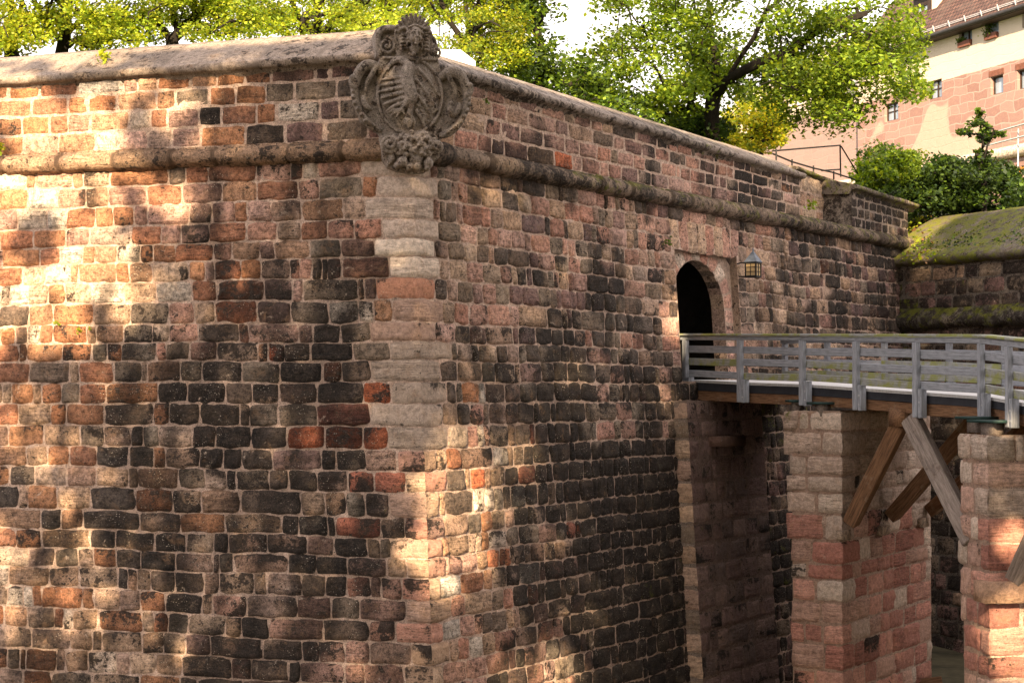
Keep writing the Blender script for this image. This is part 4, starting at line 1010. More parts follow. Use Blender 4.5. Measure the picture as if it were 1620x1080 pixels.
# ------------------------------------------------------------------ wall lantern
lc = RB.sz(1191, 436); LP_ = V(RB.P(*lc)) + n2 * .34; LP_ = on_plane(1191.5, 437.5, LP_, n2)
lan = empty('wall_lantern', LP_, 'black framed amber glass lantern with pointed roof beside the gateway', 'lantern')
R0, HL = .12, .29
mb = MB(); box(mb, LP_, d2 * (R0 + .015), n2 * (R0 + .015), V((0, 0, .018))); 
for a in (-1, 1):
    for b in (-1, 1): box(mb, LP_ + d2 * a * R0 + n2 * b * R0 + V((0, 0, HL / 2)), d2 * .013, n2 * .013, V((0, 0, HL / 2)))
box(mb, LP_ + V((0, 0, HL)), d2 * (R0 + .02), n2 * (R0 + .02), V((0, 0, .016)))
for a, b in ((d2, n2), (n2, d2)):
    for s_ in (-1, 1):
        box(mb, LP_ + b * s_ * (R0 + .004) + V((0, 0, HL / 2)), a * .006, b * .006, V((0, 0, HL / 2)))
        for k in (.35, .68): box(mb, LP_ + b * s_ * (R0 + .004) + V((0, 0, HL * k)), a * R0, b * .005, V((0, 0, .005)))
mb.build('frame', M['iron'], lan, smooth=False)
mb = MB(); box(mb, LP_ + V((0, 0, HL / 2)), d2 * (R0 - .004), n2 * (R0 - .004), V((0, 0, HL / 2 - .02))); mb.build('glass', M['amber'], lan, smooth=False)
mb = MB(); q = [LP_ + d2 * a * (R0 + .03) + n2 * b * (R0 + .03) + V((0, 0, HL + .02)) for a, b in ((-1, -1), (1, -1), (1, 1), (-1, 1))]; tp_ = LP_ + V((0, 0, HL + .27))
mb.add(q + [tp_], [(0, 1, 4), (1, 2, 4), (2, 3, 4), (3, 0, 4)]); mb.add(q, [(0, 3, 2, 1)]); tube(mb, [tp_ - V((0, 0, .03)), tp_ + V((0, 0, .05))], [.018, .010], 8); mb.build('roof', M['slate'], lan, smooth=False)
mb = MB(); bw = LP_ - n2 * .42; tube(mb, [bw + V((0, 0, HL * .95)), LP_ - n2 * .28 + V((0, 0, HL * 1.05)), LP_ - n2 * R0 + V((0, 0, HL))], [.016, .016, .014], 8); tube(mb, [bw + V((0, 0, HL * .95)), bw - n2 * .01 + V((0, 0, HL * .4)), bw + V((0, 0, .02)), LP_ - n2 * R0 + V((0, 0, 0))], [.014] * 4, 8); mb.build('bracket', M['iron'], lan)
# ------------------------------------------------------------------ castle house behind
hd = V((.354, -.935, 0)).normalized(); hi = V((-hd.y, hd.x, 0)); hi = hi if hi.x > 0 else -hi      # along the wall, and into the house
H0 = at_depth(1540, 300, 75); HM = Matrix((hd, hi, V((0, 0, 1)))).transposed().to_4x4(); HM.translation = H0
HI = HM.inverted()
def hl(x, y, off=0.):
    p = HI @ on_plane(x, y, H0 + hi * off, hi); return p.x, p.z
def wall_holes(mb, u0, u1, z0, z1, holes, depth=.28, y=0., mi=0):
    us = sorted({u0, u1, *[k for h in holes for k in h[:2]]}); zs = sorted({z0, z1, *[k for h in holes for k in h[2:]]})
    us = [u for u in us if u0 <= u <= u1]; zs = [z for z in zs if z0 <= z <= z1]
    for a, b in zip(us, us[1:]):
        for c, d in zip(zs, zs[1:]):
            if any(h[0] <= (a + b) / 2 <= h[1] and h[2] <= (c + d) / 2 <= h[3] for h in holes): continue
            mb.add([(a, y, c), (b, y, c), (b, y, d), (a, y, d)], [(0, 1, 2, 3)], mi=mi)
    for a, b, c, d in holes:
        p = [(a, y, c), (b, y, c), (b, y, d), (a, y, d)]; q = [(i, y + depth, k) for i, _, k in p]
        mb.add(p + q, [(0, 4, 5, 1), (1, 5, 6, 2), (2, 6, 7, 3), (3, 7, 4, 0)], mi=mi)
def plaster_mat(name, zband, smooth_):
    m, t, b = mat(name); n = N(t); P = n.obj(); x, y, z = n.sep(P)
    vec = n.new('ShaderNodeCombineXYZ'); n.put(vec.inputs[0], n.math('ADD', x, n.math('MULTIPLY', n.noise(P, .8, 2), .8))); n.put(vec.inputs[1], n.math('ADD', z, n.math('MULTIPLY', n.noise(n.addv(P, V((9, 0, 0))), .7, 2), .5)))
    br = n.new('ShaderNodeTexBrick'); n.put(br.inputs['Vector'], vec.outputs[0]); br.inputs['Scale'].default_value = 1
    br.inputs['Brick Width'].default_value = .95; br.inputs['Row Height'].default_value = .40; br.inputs['Mortar Size'].default_value = .028; br.inputs['Mortar Smooth'].default_value = .2
    br.inputs['Color1'].default_value = (.19, .105, .095, 1); br.inputs['Color2'].default_value = (.26, .165, .15, 1); br.inputs['Mortar'].default_value = (.27, .21, .19, 1)
    br.squash = .7; br.squash_frequency = 3
    pk = n.mix(n.noise(P, 3, 6, .65), (.30, .225, .19) if not smooth_ else (.22, .155, .148), (.36, .275, .23) if not smooth_ else (.28, .20, .19))
    patch = n.noise(n.addv(P, V((2, 5, 1))), .33, 2, .4, .3)
    c = n.mix(n.step(patch, .53, .56) if not smooth_ else .80, br.outputs['Color'], pk)
    c = n.mix(n.step(n.noise(P, 6, 6, .7), .4, .75, 0, .4), c, (.30, .19, .14))
    cream = n.mix(n.noise(P, 1.3, 6, .6), (.43, .365, .30), (.51, .435, .36))
    up = n.step(n.math('ADD', z, n.math('MULTIPLY', n.math('SUBTRACT', n.noise(P, 1.7, 3), .5), .10 if not smooth_ else .05)), zband, zband + .03)
    c = n.mix(up, c, cream)
    n.L(c, b.inputs['Base Color']); b.inputs['Roughness'].default_value = .92
    h = n.math('ADD', n.math('MULTIPLY', br.outputs['Fac'], -.6), n.noise(P, 9, 6, .65)); n.bump(h, .5, .03, b)
    return m
def tile_mat():
    m, t, b = mat('plain_tile_roof'); n = N(t); x, y, z = n.sep(n.obj())
    vec = n.new('ShaderNodeCombineXYZ'); n.put(vec.inputs[0], x); n.put(vec.inputs[1], n.math('MULTIPLY', z, 1.25))
    br = n.new('ShaderNodeTexBrick'); n.put(br.inputs['Vector'], vec.outputs[0]); br.inputs['Scale'].default_value = 1
    br.inputs['Brick Width'].default_value = .24; br.inputs['Row Height'].default_value = .26; br.inputs['Mortar Size'].default_value = .03
    br.inputs['Color1'].default_value = (.060, .030, .026, 1); br.inputs['Color2'].default_value = (.115, .062, .05, 1); br.inputs['Mortar'].default_value = (.02, .012, .011, 1)
    c = n.mix(n.step(n.noise(n.obj(), .9, 6, .7), .45, .7, 0, .55), br.outputs['Color'], (.10, .075, .065))
    n.L(c, b.inputs['Base Color']); n.bump(n.math('MULTIPLY', br.outputs['Fac'], -1), .8, .05, b); return m
M['roof'] = tile_mat()
house = empty('castle_house', H0, 'tall castle house with cream plaster over patched red sandstone and brown tiled roof', 'house')
zb_ = (hl(1490, 128)[1] + hl(1620, 93)[1]) / 2
M['house'] = plaster_mat('patched_house_wall', zb_, False)
ze = (hl(1457, 65, -.62)[1] + hl(1620, 15, -.62)[1]) / 2 + .16
uL = hl(1357, 200)[0]; uR = hl(1760, 200)[0]
def winrect(x0, y0, x1, y1, off=0.):
    a = hl(x0, (y0 + y1) / 2, off)[0]; b = hl(x1, (y0 + y1) / 2, off)[0]; xm = (x0 + x1) / 2
    return a, b, hl(xm, y1, off)[1], hl(xm, y0, off)[1]
WN = [winrect(1399, 163, 1421, 191), winrect(1468, 127, 1490, 156), winrect(1567, 120, 1587, 149), winrect(1609, 109, 1631, 140), winrect(1517, 42, 1538, 74), winrect(1559, 30, 1580, 62), winrect(1617, 14, 1640, 42)]
mb = MB(); wall_holes(mb, uL, uR, -7, ze + .3, WN)
mb.add([(uL, 0, -7), (uL, 12, -7), (uL, 12, ze), (uL, 0, ze)], [(0, 3, 2, 1)]); mb.add([(uR, 0, -7), (uR, 12, -7), (uR, 12, ze), (uR, 0, ze)], [(0, 1, 2, 3)]); mb.add([(uL, 12, -7), (uR, 12, -7), (uR, 12, ze), (uL, 12, ze)], [(0, 3, 2, 1)])
mb.build('wall', M['house'], house, smooth=False, mw=HM)
def window(a, b, c, d, parent, y=.2, M_=None, mull=1, trans=1):
    mb = MB(); t = .055
    for (x0, x1, z0, z1) in ((a, a + t, c, d), (b - t, b, c, d), (a + t, b - t, c, c + t), (a + t, b - t, d - t, d)):
        box(mb, ((x0 + x1) / 2, y, (z0 + z1) / 2), ((x1 - x0) / 2, 0, 0), (0, .05, 0), (0, 0, (z1 - z0) / 2))
    if mull: box(mb, ((a + b) / 2, y, (c + d) / 2), (.03, 0, 0), (0, .04, 0), (0, 0, (d - c) / 2 - t))
    if trans: box(mb, ((a + b) / 2, y + .002, c + (d - c) * .55), ((b - a) / 2 - t, 0, 0), (0, .03, 0), (0, 0, .018))
    f = mb.build('window', M['frame'], parent, smooth=False, mw=HM)
    mb = MB(); mb.add([(a + t, y + .02, c + t), (b - t, y + .02, c + t), (b - t, y + .02, d - t), (a + t, y + .02, d - t)], [(0, 1, 2, 3)]); mb.build('pane', M['pane'], f, smooth=False, mw=HM)
    mb = MB(); mb.add([(a, y + .25, c), (b, y + .25, c), (b, y + .25, d), (a, y + .25, d)], [(0, 1, 2, 3)]); mb.build('dark_room', M['dark'], f, smooth=False, mw=HM)
    return f
for i, w_ in enumerate(WN): window(*w_, house, mull=i in (0, 1, 4), trans=i in (0, 1))
PLANTS = []
# brick heads over two windows
mb = MB()
for w_ in WN[2:4]:
    k = 11
    for i in range(k):
        u0 = w_[0] - .08 + (w_[1] - w_[0] + .16) * i / k; u1 = u0 + (w_[1] - w_[0] + .16) / k - .015
        box(mb, ((u0 + u1) / 2, -.006, w_[3] + .13), ((u1 - u0) / 2, 0, 0), (0, .02, 0), (0, 0, .12), (.36, .11, .07))
mb.build('brick_arch', M['terracotta'], house, smooth=False, mw=HM)
# eave, roof, gutter, snow hooks
mb = MB(); rs, rr_ = 9.0, 11.0
vs = [(uL - .3, -.55, ze), (uR, -.55, ze), (uR, rs, ze + rr_), (uL - .3, rs, ze + rr_)]; vs2 = [(a, b + .02, c - .16) for a, b, c in vs]
mb.add(vs + vs2, [(0, 1, 2, 3), (7, 6, 5, 4), (0, 4, 5, 1), (0, 3, 7, 4)]); rf = mb.build('roof', M['roof'], house, smooth=False, mw=HM)
mb = MB(); tube(mb, [(uL - .3, -.62, ze - .06), (uR, -.62, ze - .06)], [.10, .10], 8); mb.build('gutter', M['iron'], house, mw=HM)
mb = MB(); box(mb, ((uL + uR) / 2, -.27, ze - .13), ((uR - uL) / 2, 0, 0), (0, .29, 0), (0, 0, .03)); mb.build('eave_board', M['frame'], house, smooth=False, mw=HM)
mb = MB(); u = uL
while u < uR:
    tube(mb, [(u, -.40, ze + .16), (u, -.48, ze + .42)], [.03, .03], 6); u += 1.15
for dz in (.10, .20): tube(mb, [(uL, -.40 + dz * .4, ze + .2 + dz * .8), (uR, -.40 + dz * .4, ze + .2 + dz * .8)], [.022, .022], 6)
mb.build('snow_guard', M['galv'], house, mw=HM)
DO = .9; da, db, dc, dd = winrect(1450, 8, 1468, 33, DO)
dm = MB(); wall_holes(dm, da - .25, db + .28, dc - .35, dd + .4, [(da, db, dc, dd)], .1, DO)
for uu in (da - .25, db + .28): dm.add([(uu, DO, dc - .6), (uu, DO + 5, dc - .6), (uu, DO + 5, dd + .4), (uu, DO, dd + .4)], [(0, 1, 2, 3)])
dm.add([(da - .5, DO - .3, dd + .4), (db + .5, DO - .3, dd + .4), (db + .5, DO + 5, dd + 2.6), (da - .5, DO + 5, dd + 2.6)], [(0, 1, 2, 3)])
do_ = dm.build('dormer', M['frame'], house, smooth=False, mw=HM); window(da, db, dc, dd, do_, DO + .06)
mb = MB(); uu = db + .34; mb.add([(uu, DO - .02, dc - .3), (uu + .34, DO - .02, dc - .3), (uu + .34, DO - .02, dd + .7), (uu, DO - .02, dd + .7), (uu, DO + 4, dc - .3), (uu + .34, DO + 4, dc - .3), (uu + .34, DO + 4, dd + .7), (uu, DO + 4, dd + .7)], [(0, 1, 2, 3), (1, 5, 6, 2), (3, 2, 6, 7), (0, 3, 7, 4)]); mb.build('dormer_cheek', M['bird'], house, smooth=False, mw=HM)
for w_, lab in ((WN[4], 'terracotta window box with a leafy plant, left of the two under the eaves'), (WN[5], 'terracotta window box with a tall bushy plant, right of the two under the eaves')):
    c = HM @ V(((w_[0] + w_[1]) / 2, .02, w_[2] + .12)); fb = empty('window_box', c, lab, 'flower box', 'window boxes of the castle house')
    mb = MB(); box(mb, ((w_[0] + w_[1]) / 2, .02, w_[2] + .12), ((w_[1] - w_[0]) / 2 - .05, 0, 0), (0, .14, 0), (0, 0, .12)); mb.build('planter', M['terracotta'], fb, smooth=False, mw=HM)
    hi_ = .5 if 'tall' in lab else .15
    q = np.array([HM @ V((w_[0] + .25 + random.gauss(0, .16), -.05 + random.gauss(0, .1), w_[2] + .25 + random.uniform(-.25, 1) * hi_)) for _ in range(150)]); WB_ = q
    PLANTS.append((q, fb))
# the plain lower building beside it
nb = empty('castle_wing', HM @ V((uL - 5, .5, 0)), 'plain pink and cream castle wing half hidden behind the big tree', 'building')
zb2 = hl(1270, 186, .5)[1]; M['wing'] = plaster_mat('faded_wing_wall', zb2, True)
uLL = hl(1080, 200, .5)[0]
mb = MB(); wall_holes(mb, uLL, uL + .02, -7, ze - 1, [], y=.5); mb.add([(uLL, .5, ze - 1), (uL, .5, ze - 1), (uL, 10, ze + 5), (uLL, 10, ze + 5)], [(0, 1, 2, 3)]); mb.build('wall', M['wing'], nb, smooth=False, mw=HM)
# stone ledge low on the house
mb = MB(); a, za = hl(1556, 251); b, zb3 = hl(1640, 232); zz3 = (za + zb3) / 2
tube(mb, [(a - 14, -.1, zz3), (uR, -.1, zz3)], [.26, .26], 12, col=(.46, .38, .32), aux=(.0, 0, .3)); mb.build('stone_ledge', M['stone'], house, mw=HM)
# things by the house: pole with wires, board, poles
def hp(x, y, Y): return at_depth(x, y, Y)
def tubething(name, label, cat, segs, m, r=.03, group=None):
    mb = MB()
    for s in segs: tube(mb, s, [r] * len(s), 6)
    o = mb.build(name, m); return tag(o, label, cat, group)
tubething('safety_railing', 'thin wire railing on a steel post in front of the castle house', 'railing', [[hp(1611, 204, 62), hp(1610, 311, 62)], [hp(1561, 213, 64), hp(1625, 195, 61)], [hp(1556, 232, 64), hp(1625, 214, 61)]], M['galv'], .03)
mb = MB(); q0, q1 = hp(1588, 273, 61), hp(1635, 265, 59); dq = (q1 - q0) / 2; box(mb, (q0 + q1) / 2, dq, V((.0, .03, 0)), V((0, 0, .09))); tag(mb.build('barrier_board', M['orange'], smooth=False), 'orange barrier board at the right edge above the dark shrub', 'barrier')
tubething('surveying_tripod', 'pale yellow legged tripod below the orange board at the right edge', 'tripod', [[hp(1608, 272, 60.5), hp(1597, 312, 60)], [hp(1608, 272, 60.5), hp(1606, 312, 60.8)], [hp(1608, 272, 60.5), hp(1613, 308, 61)]], M['yellow'], .035)
R1 = 44.0
tubething('terrace_railing', 'thin dark iron railing frame on the parapet end before the pink castle wing', 'railing', [[hp(1329, 229, 47), hp(1330, 280, 47)], [hp(1329, 230, 47), hp(1222, 239, 42)], [hp(1329, 268, 47), hp(1300, 270, 46)], [hp(1228, 236, 42), hp(1228, 262, 42)], [hp(1222, 243, 42), hp(1253, 256, 43.5), hp(1287, 266, 45), hp(1318, 273, 46.5), hp(1352, 284, 48)], [hp(1253, 252, 43.5), hp(1253, 268, 43.5)], [hp(1287, 262, 45), hp(1287, 276, 45)], [hp(1319, 271, 46.5), hp(1319, 284, 46.5)], [hp(1331, 232, 47), hp(1357, 275, 49)]], M['iron'], .022)
# white tent roof behind the coping
tent = empty('garden_tent', at_depth(700, 100, 38), 'white canvas tent roof just showing over the coping right of the carved crest', 'tent')
tc = at_depth(752, 97, 38); mb = MB(); ax_, ay_ = V((1, .1, 0)), V((-.1, 1, 0))
e = [tc, tc + ay_ * 3, tc + ay_ * 3 - ax_ * 3, tc - ax_ * 3]; e2 = [p - V((0, 0, .25)) for p in e]; tpx = [tc - ax_ * .3 + ay_ * .3 + V((0, 0, .30)), tc - ax_ * .3 + ay_ * 2.7 + V((0, 0, .30)), tc - ax_ * 2.7 + ay_ * 2.7 + V((0, 0, .3)), tc - ax_ * 2.7 + ay_ * .3 + V((0, 0, .3))]
mb.add(e + e2 + tpx, [(0, 1, 9, 8), (1, 2, 10, 9), (2, 3, 11, 10), (3, 0, 8, 11), (8, 9, 10, 11), (0, 4, 5, 1), (1, 5, 6, 2), (2, 6, 7, 3), (3, 7, 4, 0)]); mb.build('canopy', M['white'], tent, smooth=False)
for p in e2:
    mb = MB(); tube(mb, [p, V((p.x, p.y, z_plat(p.x, p.y) - .1))], [.03, .03], 8); mb.build('leg', M['galv'], tent)

# ------------------------------------------------------------------ foliage
def leaf_mesh(name, C, size, cols, parent, up=.6, mat_=None, elong=1.7, var=.3):
    """C: (n,3) leaf positions; one folded rhombus per leaf"""
    n = len(C); C = np.asarray(C)
    nrm = rng.normal(0, 1, (n, 3)); nrm /= np.linalg.norm(nrm, axis=1)[:, None]; nrm[:, 2] = np.abs(nrm[:, 2]) + up; nrm /= np.linalg.norm(nrm, axis=1)[:, None]
    t = rng.normal(0, 1, (n, 3)); t -= nrm * (t * nrm).sum(1)[:, None]; t /= np.linalg.norm(t, axis=1)[:, None]; t[:, 2] -= .25
    b = np.cross(nrm, t); s = size * rng.uniform(1 - var, 1 + var, n)[:, None]
    v = np.stack([C - t * s * .5 * elong * .6, C + b * s * .34 - nrm * s * .08, C + t * s * .5 * elong * .6, C - b * s * .34 - nrm * s * .08], 1)
    me = bpy.data.meshes.new(name); me.vertices.add(4 * n); me.vertices.foreach_set('co', v.ravel())
    me.loops.add(4 * n); me.loops.foreach_set('vertex_index', np.arange(4 * n, dtype=np.int32)); me.polygons.add(n); me.polygons.foreach_set('loop_start', np.arange(n, dtype=np.int32) * 4)
    c4 = np.ones((4 * n, 4)); c4[:, :3] = np.repeat(cols, 4, 0); at = me.attributes.new('Col', 'FLOAT_COLOR', 'POINT'); at.data.foreach_set('color', c4.ravel())
    me.materials.append(mat_ or M['leaf']); me.update(); return link(name, me, parent)
def pick(pal, n):
    pal = np.array(pal); c = pal[rng.integers(0, len(pal), n)]; return c * rng.uniform(.75, 1.3, (n, 1))
GREEN = [(.08, .135, .014), (.105, .175, .016), (.14, .21, .02), (.055, .10, .012)]
YEL = [(.29, .36, .02), (.36, .40, .024), (.20, .29, .02), (.40, .39, .03), (.15, .23, .018)]
YOUNG = [(.20, .29, .02), (.27, .33, .022), (.15, .23, .018), (.35, .37, .025)]
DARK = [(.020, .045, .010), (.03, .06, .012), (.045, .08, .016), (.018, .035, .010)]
GOLD = [(.50, .42, .02), (.56, .44, .03), (.44, .40, .02), (.36, .36, .02)]
def tree(name, label, base, limbs, clusters, nleaf, size, pal, r0=.3, crad=.7, group=None, cat='tree', bark=True, flat=.6):
    """limbs: list of node paths (world points, first path starts at base); clusters: crown points"""
    tr = empty(name, base, label, cat, group)
    nodes = []; par = []
    def addpath(path, start):
        p = start
        for q in path: nodes.append(V(q)); par.append(p); p = len(nodes) - 1
        return p
    nodes.append(V(base)); par.append(-1)
    for L in limbs:
        first = V(L[0]); k = min(range(len(nodes)), key=lambda i: (nodes[i] - first).length)
        dens = []
        prev = nodes[k]
        for q in L:
            q = V(q); m_ = max(1, int((q - prev).length / .7))
            for i in range(1, m_ + 1): dens.append(prev.lerp(q, i / m_) + V((random.gauss(0, .03), random.gauss(0, .03), random.gauss(0, .02))))
            prev = q
        addpath(dens, k)
    cl = sorted([V(c) for c in clusters], key=lambda c: min((c - n_).length for n_ in nodes))
    for c in cl:
        k = min(range(len(nodes)), key=lambda i: (nodes[i] - c).length * (1 + .5 * max(0, nodes[i].z - c.z)) + (9 if i == 0 else 0))
        a = nodes[k]; L = (c - a).length; m_ = max(2, int(L / .55)); path = []
        for i in range(1, m_ + 1):
            t = i / m_; path.append(a.lerp(c, t) + V((random.gauss(0, .07), random.gauss(0, .07), .16 * L * math.sin(t * math.pi))))
        addpath(path, k)
    cnt = [0.] * len(nodes)
    for i in range(len(nodes) - 1, -1, -1):
        cnt[i] += .25
        if par[i] >= 0: cnt[par[i]] += cnt[i]
    rmax = cnt[0]; rad = [max(.012, r0 * (c / rmax) ** .52) for c in cnt]
    ch = {}
    for i, p in enumerate(par): ch.setdefault(p, []).append(i)
    mb = MB(); st = [(0, None)]; started = set()
    def chain(i):
        p = [i]
        while ch.get(p[-1]):
            nx = max(ch[p[-1]], key=lambda k: cnt[k])
            for k in ch[p[-1]]:
                if k != nx: todo.append((p[-1], k))
            p.append(nx)
        return p
    todo = []; P_ = [chain(0)]
    while todo:
        a, k = todo.pop(); P_.append([a] + chain(k))
    for p in P_:
        rr2 = [rad[i] for i in p]
        if p[0] != 0: rr2[0] = min(rr2[0], rad[p[1]] * 1.25)
        else: rr2[0] *= 1.35
        tube(mb, [nodes[i] for i in p], rr2, 8 if rr2[0] > .06 else 5)
    mb.build('trunk', M['bark'], tr)
    n_per = np.maximum(1, rng.poisson(nleaf / len(cl), len(cl)))
    cpos = np.array(cl); idx = np.repeat(np.arange(len(cl)), n_per); n = len(idx)
    d = rng.normal(0, 1, (n, 3)); d /= np.linalg.norm(d, axis=1)[:, None]; rr3 = rng.uniform(.15, 1, n) ** .5
    cr_ = crad * rng.uniform(.7, 1.3, len(cl))[idx]
    C = cpos[idx] + d * (rr3 * cr_)[:, None] * np.array([1, 1, flat])
    tone = rng.uniform(.55, 1.3, len(cl))[idx][:, None]
    leaf_mesh('crown', C, size, pick(pal, n) * tone, tr)
    return tr
def crown_px(regions, n, Y, dY):
    """sample crown points: regions = (cx, cy, rx, ry, weight) in photo coordinates at depth Y"""
    out = []; w_ = [r[4] for r in regions]
    while len(out) < n:
        r = random.choices(regions, w_)[0]; a = random.uniform(0, 6.283); k = math.sqrt(random.random())
        out.append(at_depth(r[0] + r[2] * k * math.cos(a), r[1] + r[3] * k * math.sin(a), Y + random.gauss(0, dY)))
    return out
def ground(x, Y): p = at_depth(x, 100, Y); return V((p.x, p.y, z_plat(p.x, p.y) - .2))
def P_(x, y, Y): return at_depth(x, y, Y)
def clear_front(cl):
    out = []; seg = [((1128, 225), (1130, 110), 34), ((1150, 128), (1215, 15), 20), ((1168, 118), (1270, 70), 18), ((1130, 110), (1122, 10), 16)]
    for c in cl:
        x, y = px(c); bad = False
        for (a, b), (e, f), w_ in seg:
            t = max(0, min(1, ((x - a) * (e - a) + (y - b) * (f - b)) / ((e - a) ** 2 + (f - b) ** 2)))
            if math.hypot(x - a - t * (e - a), y - b - t * (f - b)) < w_ and random.random() < .6: bad = True
        out.append(c + V((0, 2.2, 0)) if bad else c)
    return out
# big tree on the right, growing behind the parapet
Yb = 46.
tree('broad_tree', 'broad green tree with dark forked trunk behind the parapet, left of the castle house', ground(1126, Yb),
     [[P_(1128, 225, Yb), P_(1126, 180, Yb), P_(1130, 140, Yb), P_(1134, 100, Yb + .3), P_(1128, 50, Yb + .5), P_(1120, -10, Yb), P_(1110, -90, Yb)],
      [P_(1132, 150, Yb), P_(1150, 128, Yb - .3), P_(1168, 100, Yb - .6), P_(1190, 60, Yb - 1), P_(1215, 15, Yb - 1.2), P_(1240, -50, Yb - 1)],
      [P_(1160, 118, Yb - .5), P_(1200, 100, Yb - .8), P_(1250, 80, Yb - 1.2), P_(1300, 45, Yb - 1.5), P_(1370, 20, Yb - 1.5)],
      [P_(1132, 110, Yb), P_(1100, 88, Yb + .8), P_(1050, 60, Yb + 1.5), P_(1000, 40, Yb + 1)],
      [P_(1210, 20, Yb - 1.2), P_(1280, -40, Yb - 1), P_(1340, -60, Yb)]],
     clear_front(crown_px([(1000, 120, 90, 70, 1.6), (960, 170, 60, 40, .6), (1080, 60, 110, 70, 1.2), (1180, 20, 130, 60, 1.4), (1300, 80, 110, 70, 2.0), (1290, 160, 70, 45, .8), (1390, 60, 70, 60, 1.1), (1420, 130, 45, 32, .45), (1330, 190, 40, 28, .3), (1040, 10, 90, 40, .8), (1060, 165, 60, 30, .9), (1110, 110, 40, 40, .5), (1200, 120, 60, 50, .7), (1260, 110, 70, 40, .8), (1330, 120, 60, 50, .7), (1200, -110, 260, 80, 3.2)], 345, Yb - .5, 1.5)), 48000, .118, YOUNG[:3] + GREEN[:3], .20, .60)
Yy = 54.
tree('golden_bush_tree', 'small golden yellow leaved tree glowing behind the trunk of the broad tree', ground(1200, Yy), [[P_(1200, 225, Yy), P_(1198, 200, Yy)], [P_(1198, 215, Yy), P_(1222, 180, Yy)]],
     crown_px([(1195, 190, 42, 45, 1), (1170, 215, 40, 22, .5), (1222, 205, 22, 28, .5)], 46, Yy, .9), 8000, .12, GOLD + YEL + YOUNG[3:], .12, .5)
Ym = 43.
tree('dark_green_tree', 'dark green tree rising over the coping in the middle, by the gap of white sky', ground(850, Ym), [[P_(850, 150, Ym), P_(862, 100, Ym), P_(850, 40, Ym), P_(840, -40, Ym)], [P_(860, 110, Ym), P_(890, 130, Ym), P_(930, 140, Ym)]],
     crown_px([(845, 90, 48, 60, 1.), (900, 130, 55, 35, .8), (950, 165, 60, 25, .6), (830, 20, 36, 40, .8), (1000, 190, 60, 18, .4), (800, -50, 80, 60, 1.1)], 120, Ym, 1.1), 14000, .12, GREEN + DARK[1:3] + YOUNG[:1], .17, .5)  # darker leaf tones partly imitate foliage standing in shade
LT = [(735, 41.5, YEL, [(745, 60, 75, 60, 1.4), (790, 30, 40, 40, .6), (700, 20, 60, 40, .6), (790, 95, 40, 22, .35), (740, -70, 110, 60, 1.6)], 'yellow green tree standing right of the carved crest, catching the sun', 7000),
      (500, 40., YOUNG + YEL[:2], [(520, 20, 120, 40, 1.6), (590, 35, 60, 26, .7), (500, -70, 130, 60, 1.6)], 'leafy green tree behind the coping just left of the carved crest', 6500),
      (272, 39., YOUNG, [(270, 25, 90, 40, 1.0), (210, 45, 60, 24, .5), (360, 28, 75, 34, 1.), (420, 15, 50, 40, .6), (270, -70, 130, 60, 1.6)], 'twin stemmed tree with fresh green leaves left of the middle of the coping', 8500),
      (95, 38., YOUNG + YEL[:2], [(120, 30, 80, 40, 1.1), (160, 62, 50, 16, .35), (90, -70, 120, 60, 1.4)], 'fresh green tree over the long coping, second from the left edge', 5600),
      (15, 37., YEL[:4], [(20, 45, 50, 42, 1.2), (-60, 30, 50, 50, .6), (0, -60, 90, 60, 1.2)], 'yellow leaved tree in the upper left corner above the coping', 4800),
      (650, 52., GREEN + YOUNG, [(640, 10, 90, 40, 1.), (560, -10, 80, 40, .6), (700, -60, 120, 60, 1.2)], 'distant green tree seen between the leaves above the carved crest', 4200)]
for x, Y, pal, reg, lab, nl in LT:
    tree('leafy_tree', lab, ground(x, Y), [[P_(x, 90, Y), P_(x + 6, 50, Y), P_(x + 2, 0, Y), P_(x, -80, Y)], [P_(x + 2, 70, Y), P_(x - 28, 30, Y), P_(x - 48, -20, Y)], [P_(x + 4, 60, Y), P_(x + 40, 25, Y), P_(x + 80, -10, Y)], [P_(x + 8, 75, Y), P_(x + 22, 10, Y), P_(x + 26, -40, Y)]],
         crown_px(reg, 95, Y, 1.0), int(nl * 2.9), .078, pal, .17, .42, 'trees on the bastion terrace')
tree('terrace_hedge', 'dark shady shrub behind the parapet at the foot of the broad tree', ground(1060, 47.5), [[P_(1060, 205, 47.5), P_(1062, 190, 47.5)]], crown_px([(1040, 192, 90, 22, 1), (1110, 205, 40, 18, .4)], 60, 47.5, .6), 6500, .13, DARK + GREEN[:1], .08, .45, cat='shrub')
# shrubs above the mossy wall
def shrub(x0, lab, Y, reg, n, nl, pal, size=.16, crad=.45, name='shrub'):
    b = at_depth(x0, 345, Y); g_ = V((b.x, b.y, min(b.z, z_flank(b.x, b.y)) - .3))
    return tree(name, lab, g_, [[g_ + V((0, 0, .5)), g_ + V((.1, 0, 1.2))]], crown_px(reg, n, Y, .9), nl, size, pal, .07, crad, cat='shrub')
shrub(1420, 'light green shrub against the castle house, left part of the hedge above the mossy wall', 50, [(1400, 262, 36, 28, 1), (1430, 275, 50, 28, 1), (1385, 290, 26, 14, .5)], 70, 10000, YOUNG[:3] + GREEN, .12)
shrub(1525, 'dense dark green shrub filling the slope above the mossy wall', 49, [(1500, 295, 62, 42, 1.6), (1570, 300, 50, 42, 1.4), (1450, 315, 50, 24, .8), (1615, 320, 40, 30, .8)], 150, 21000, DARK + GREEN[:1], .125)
shrub(1548, 'single upright leafy shoot rising over the dark shrub against the house', 48, [(1553, 235, 10, 34, 1), (1545, 205, 26, 10, .5), (1568, 218, 22, 8, .5), (1552, 188, 6, 12, .3)], 30, 900, DARK + GREEN[:2], .14, .16)
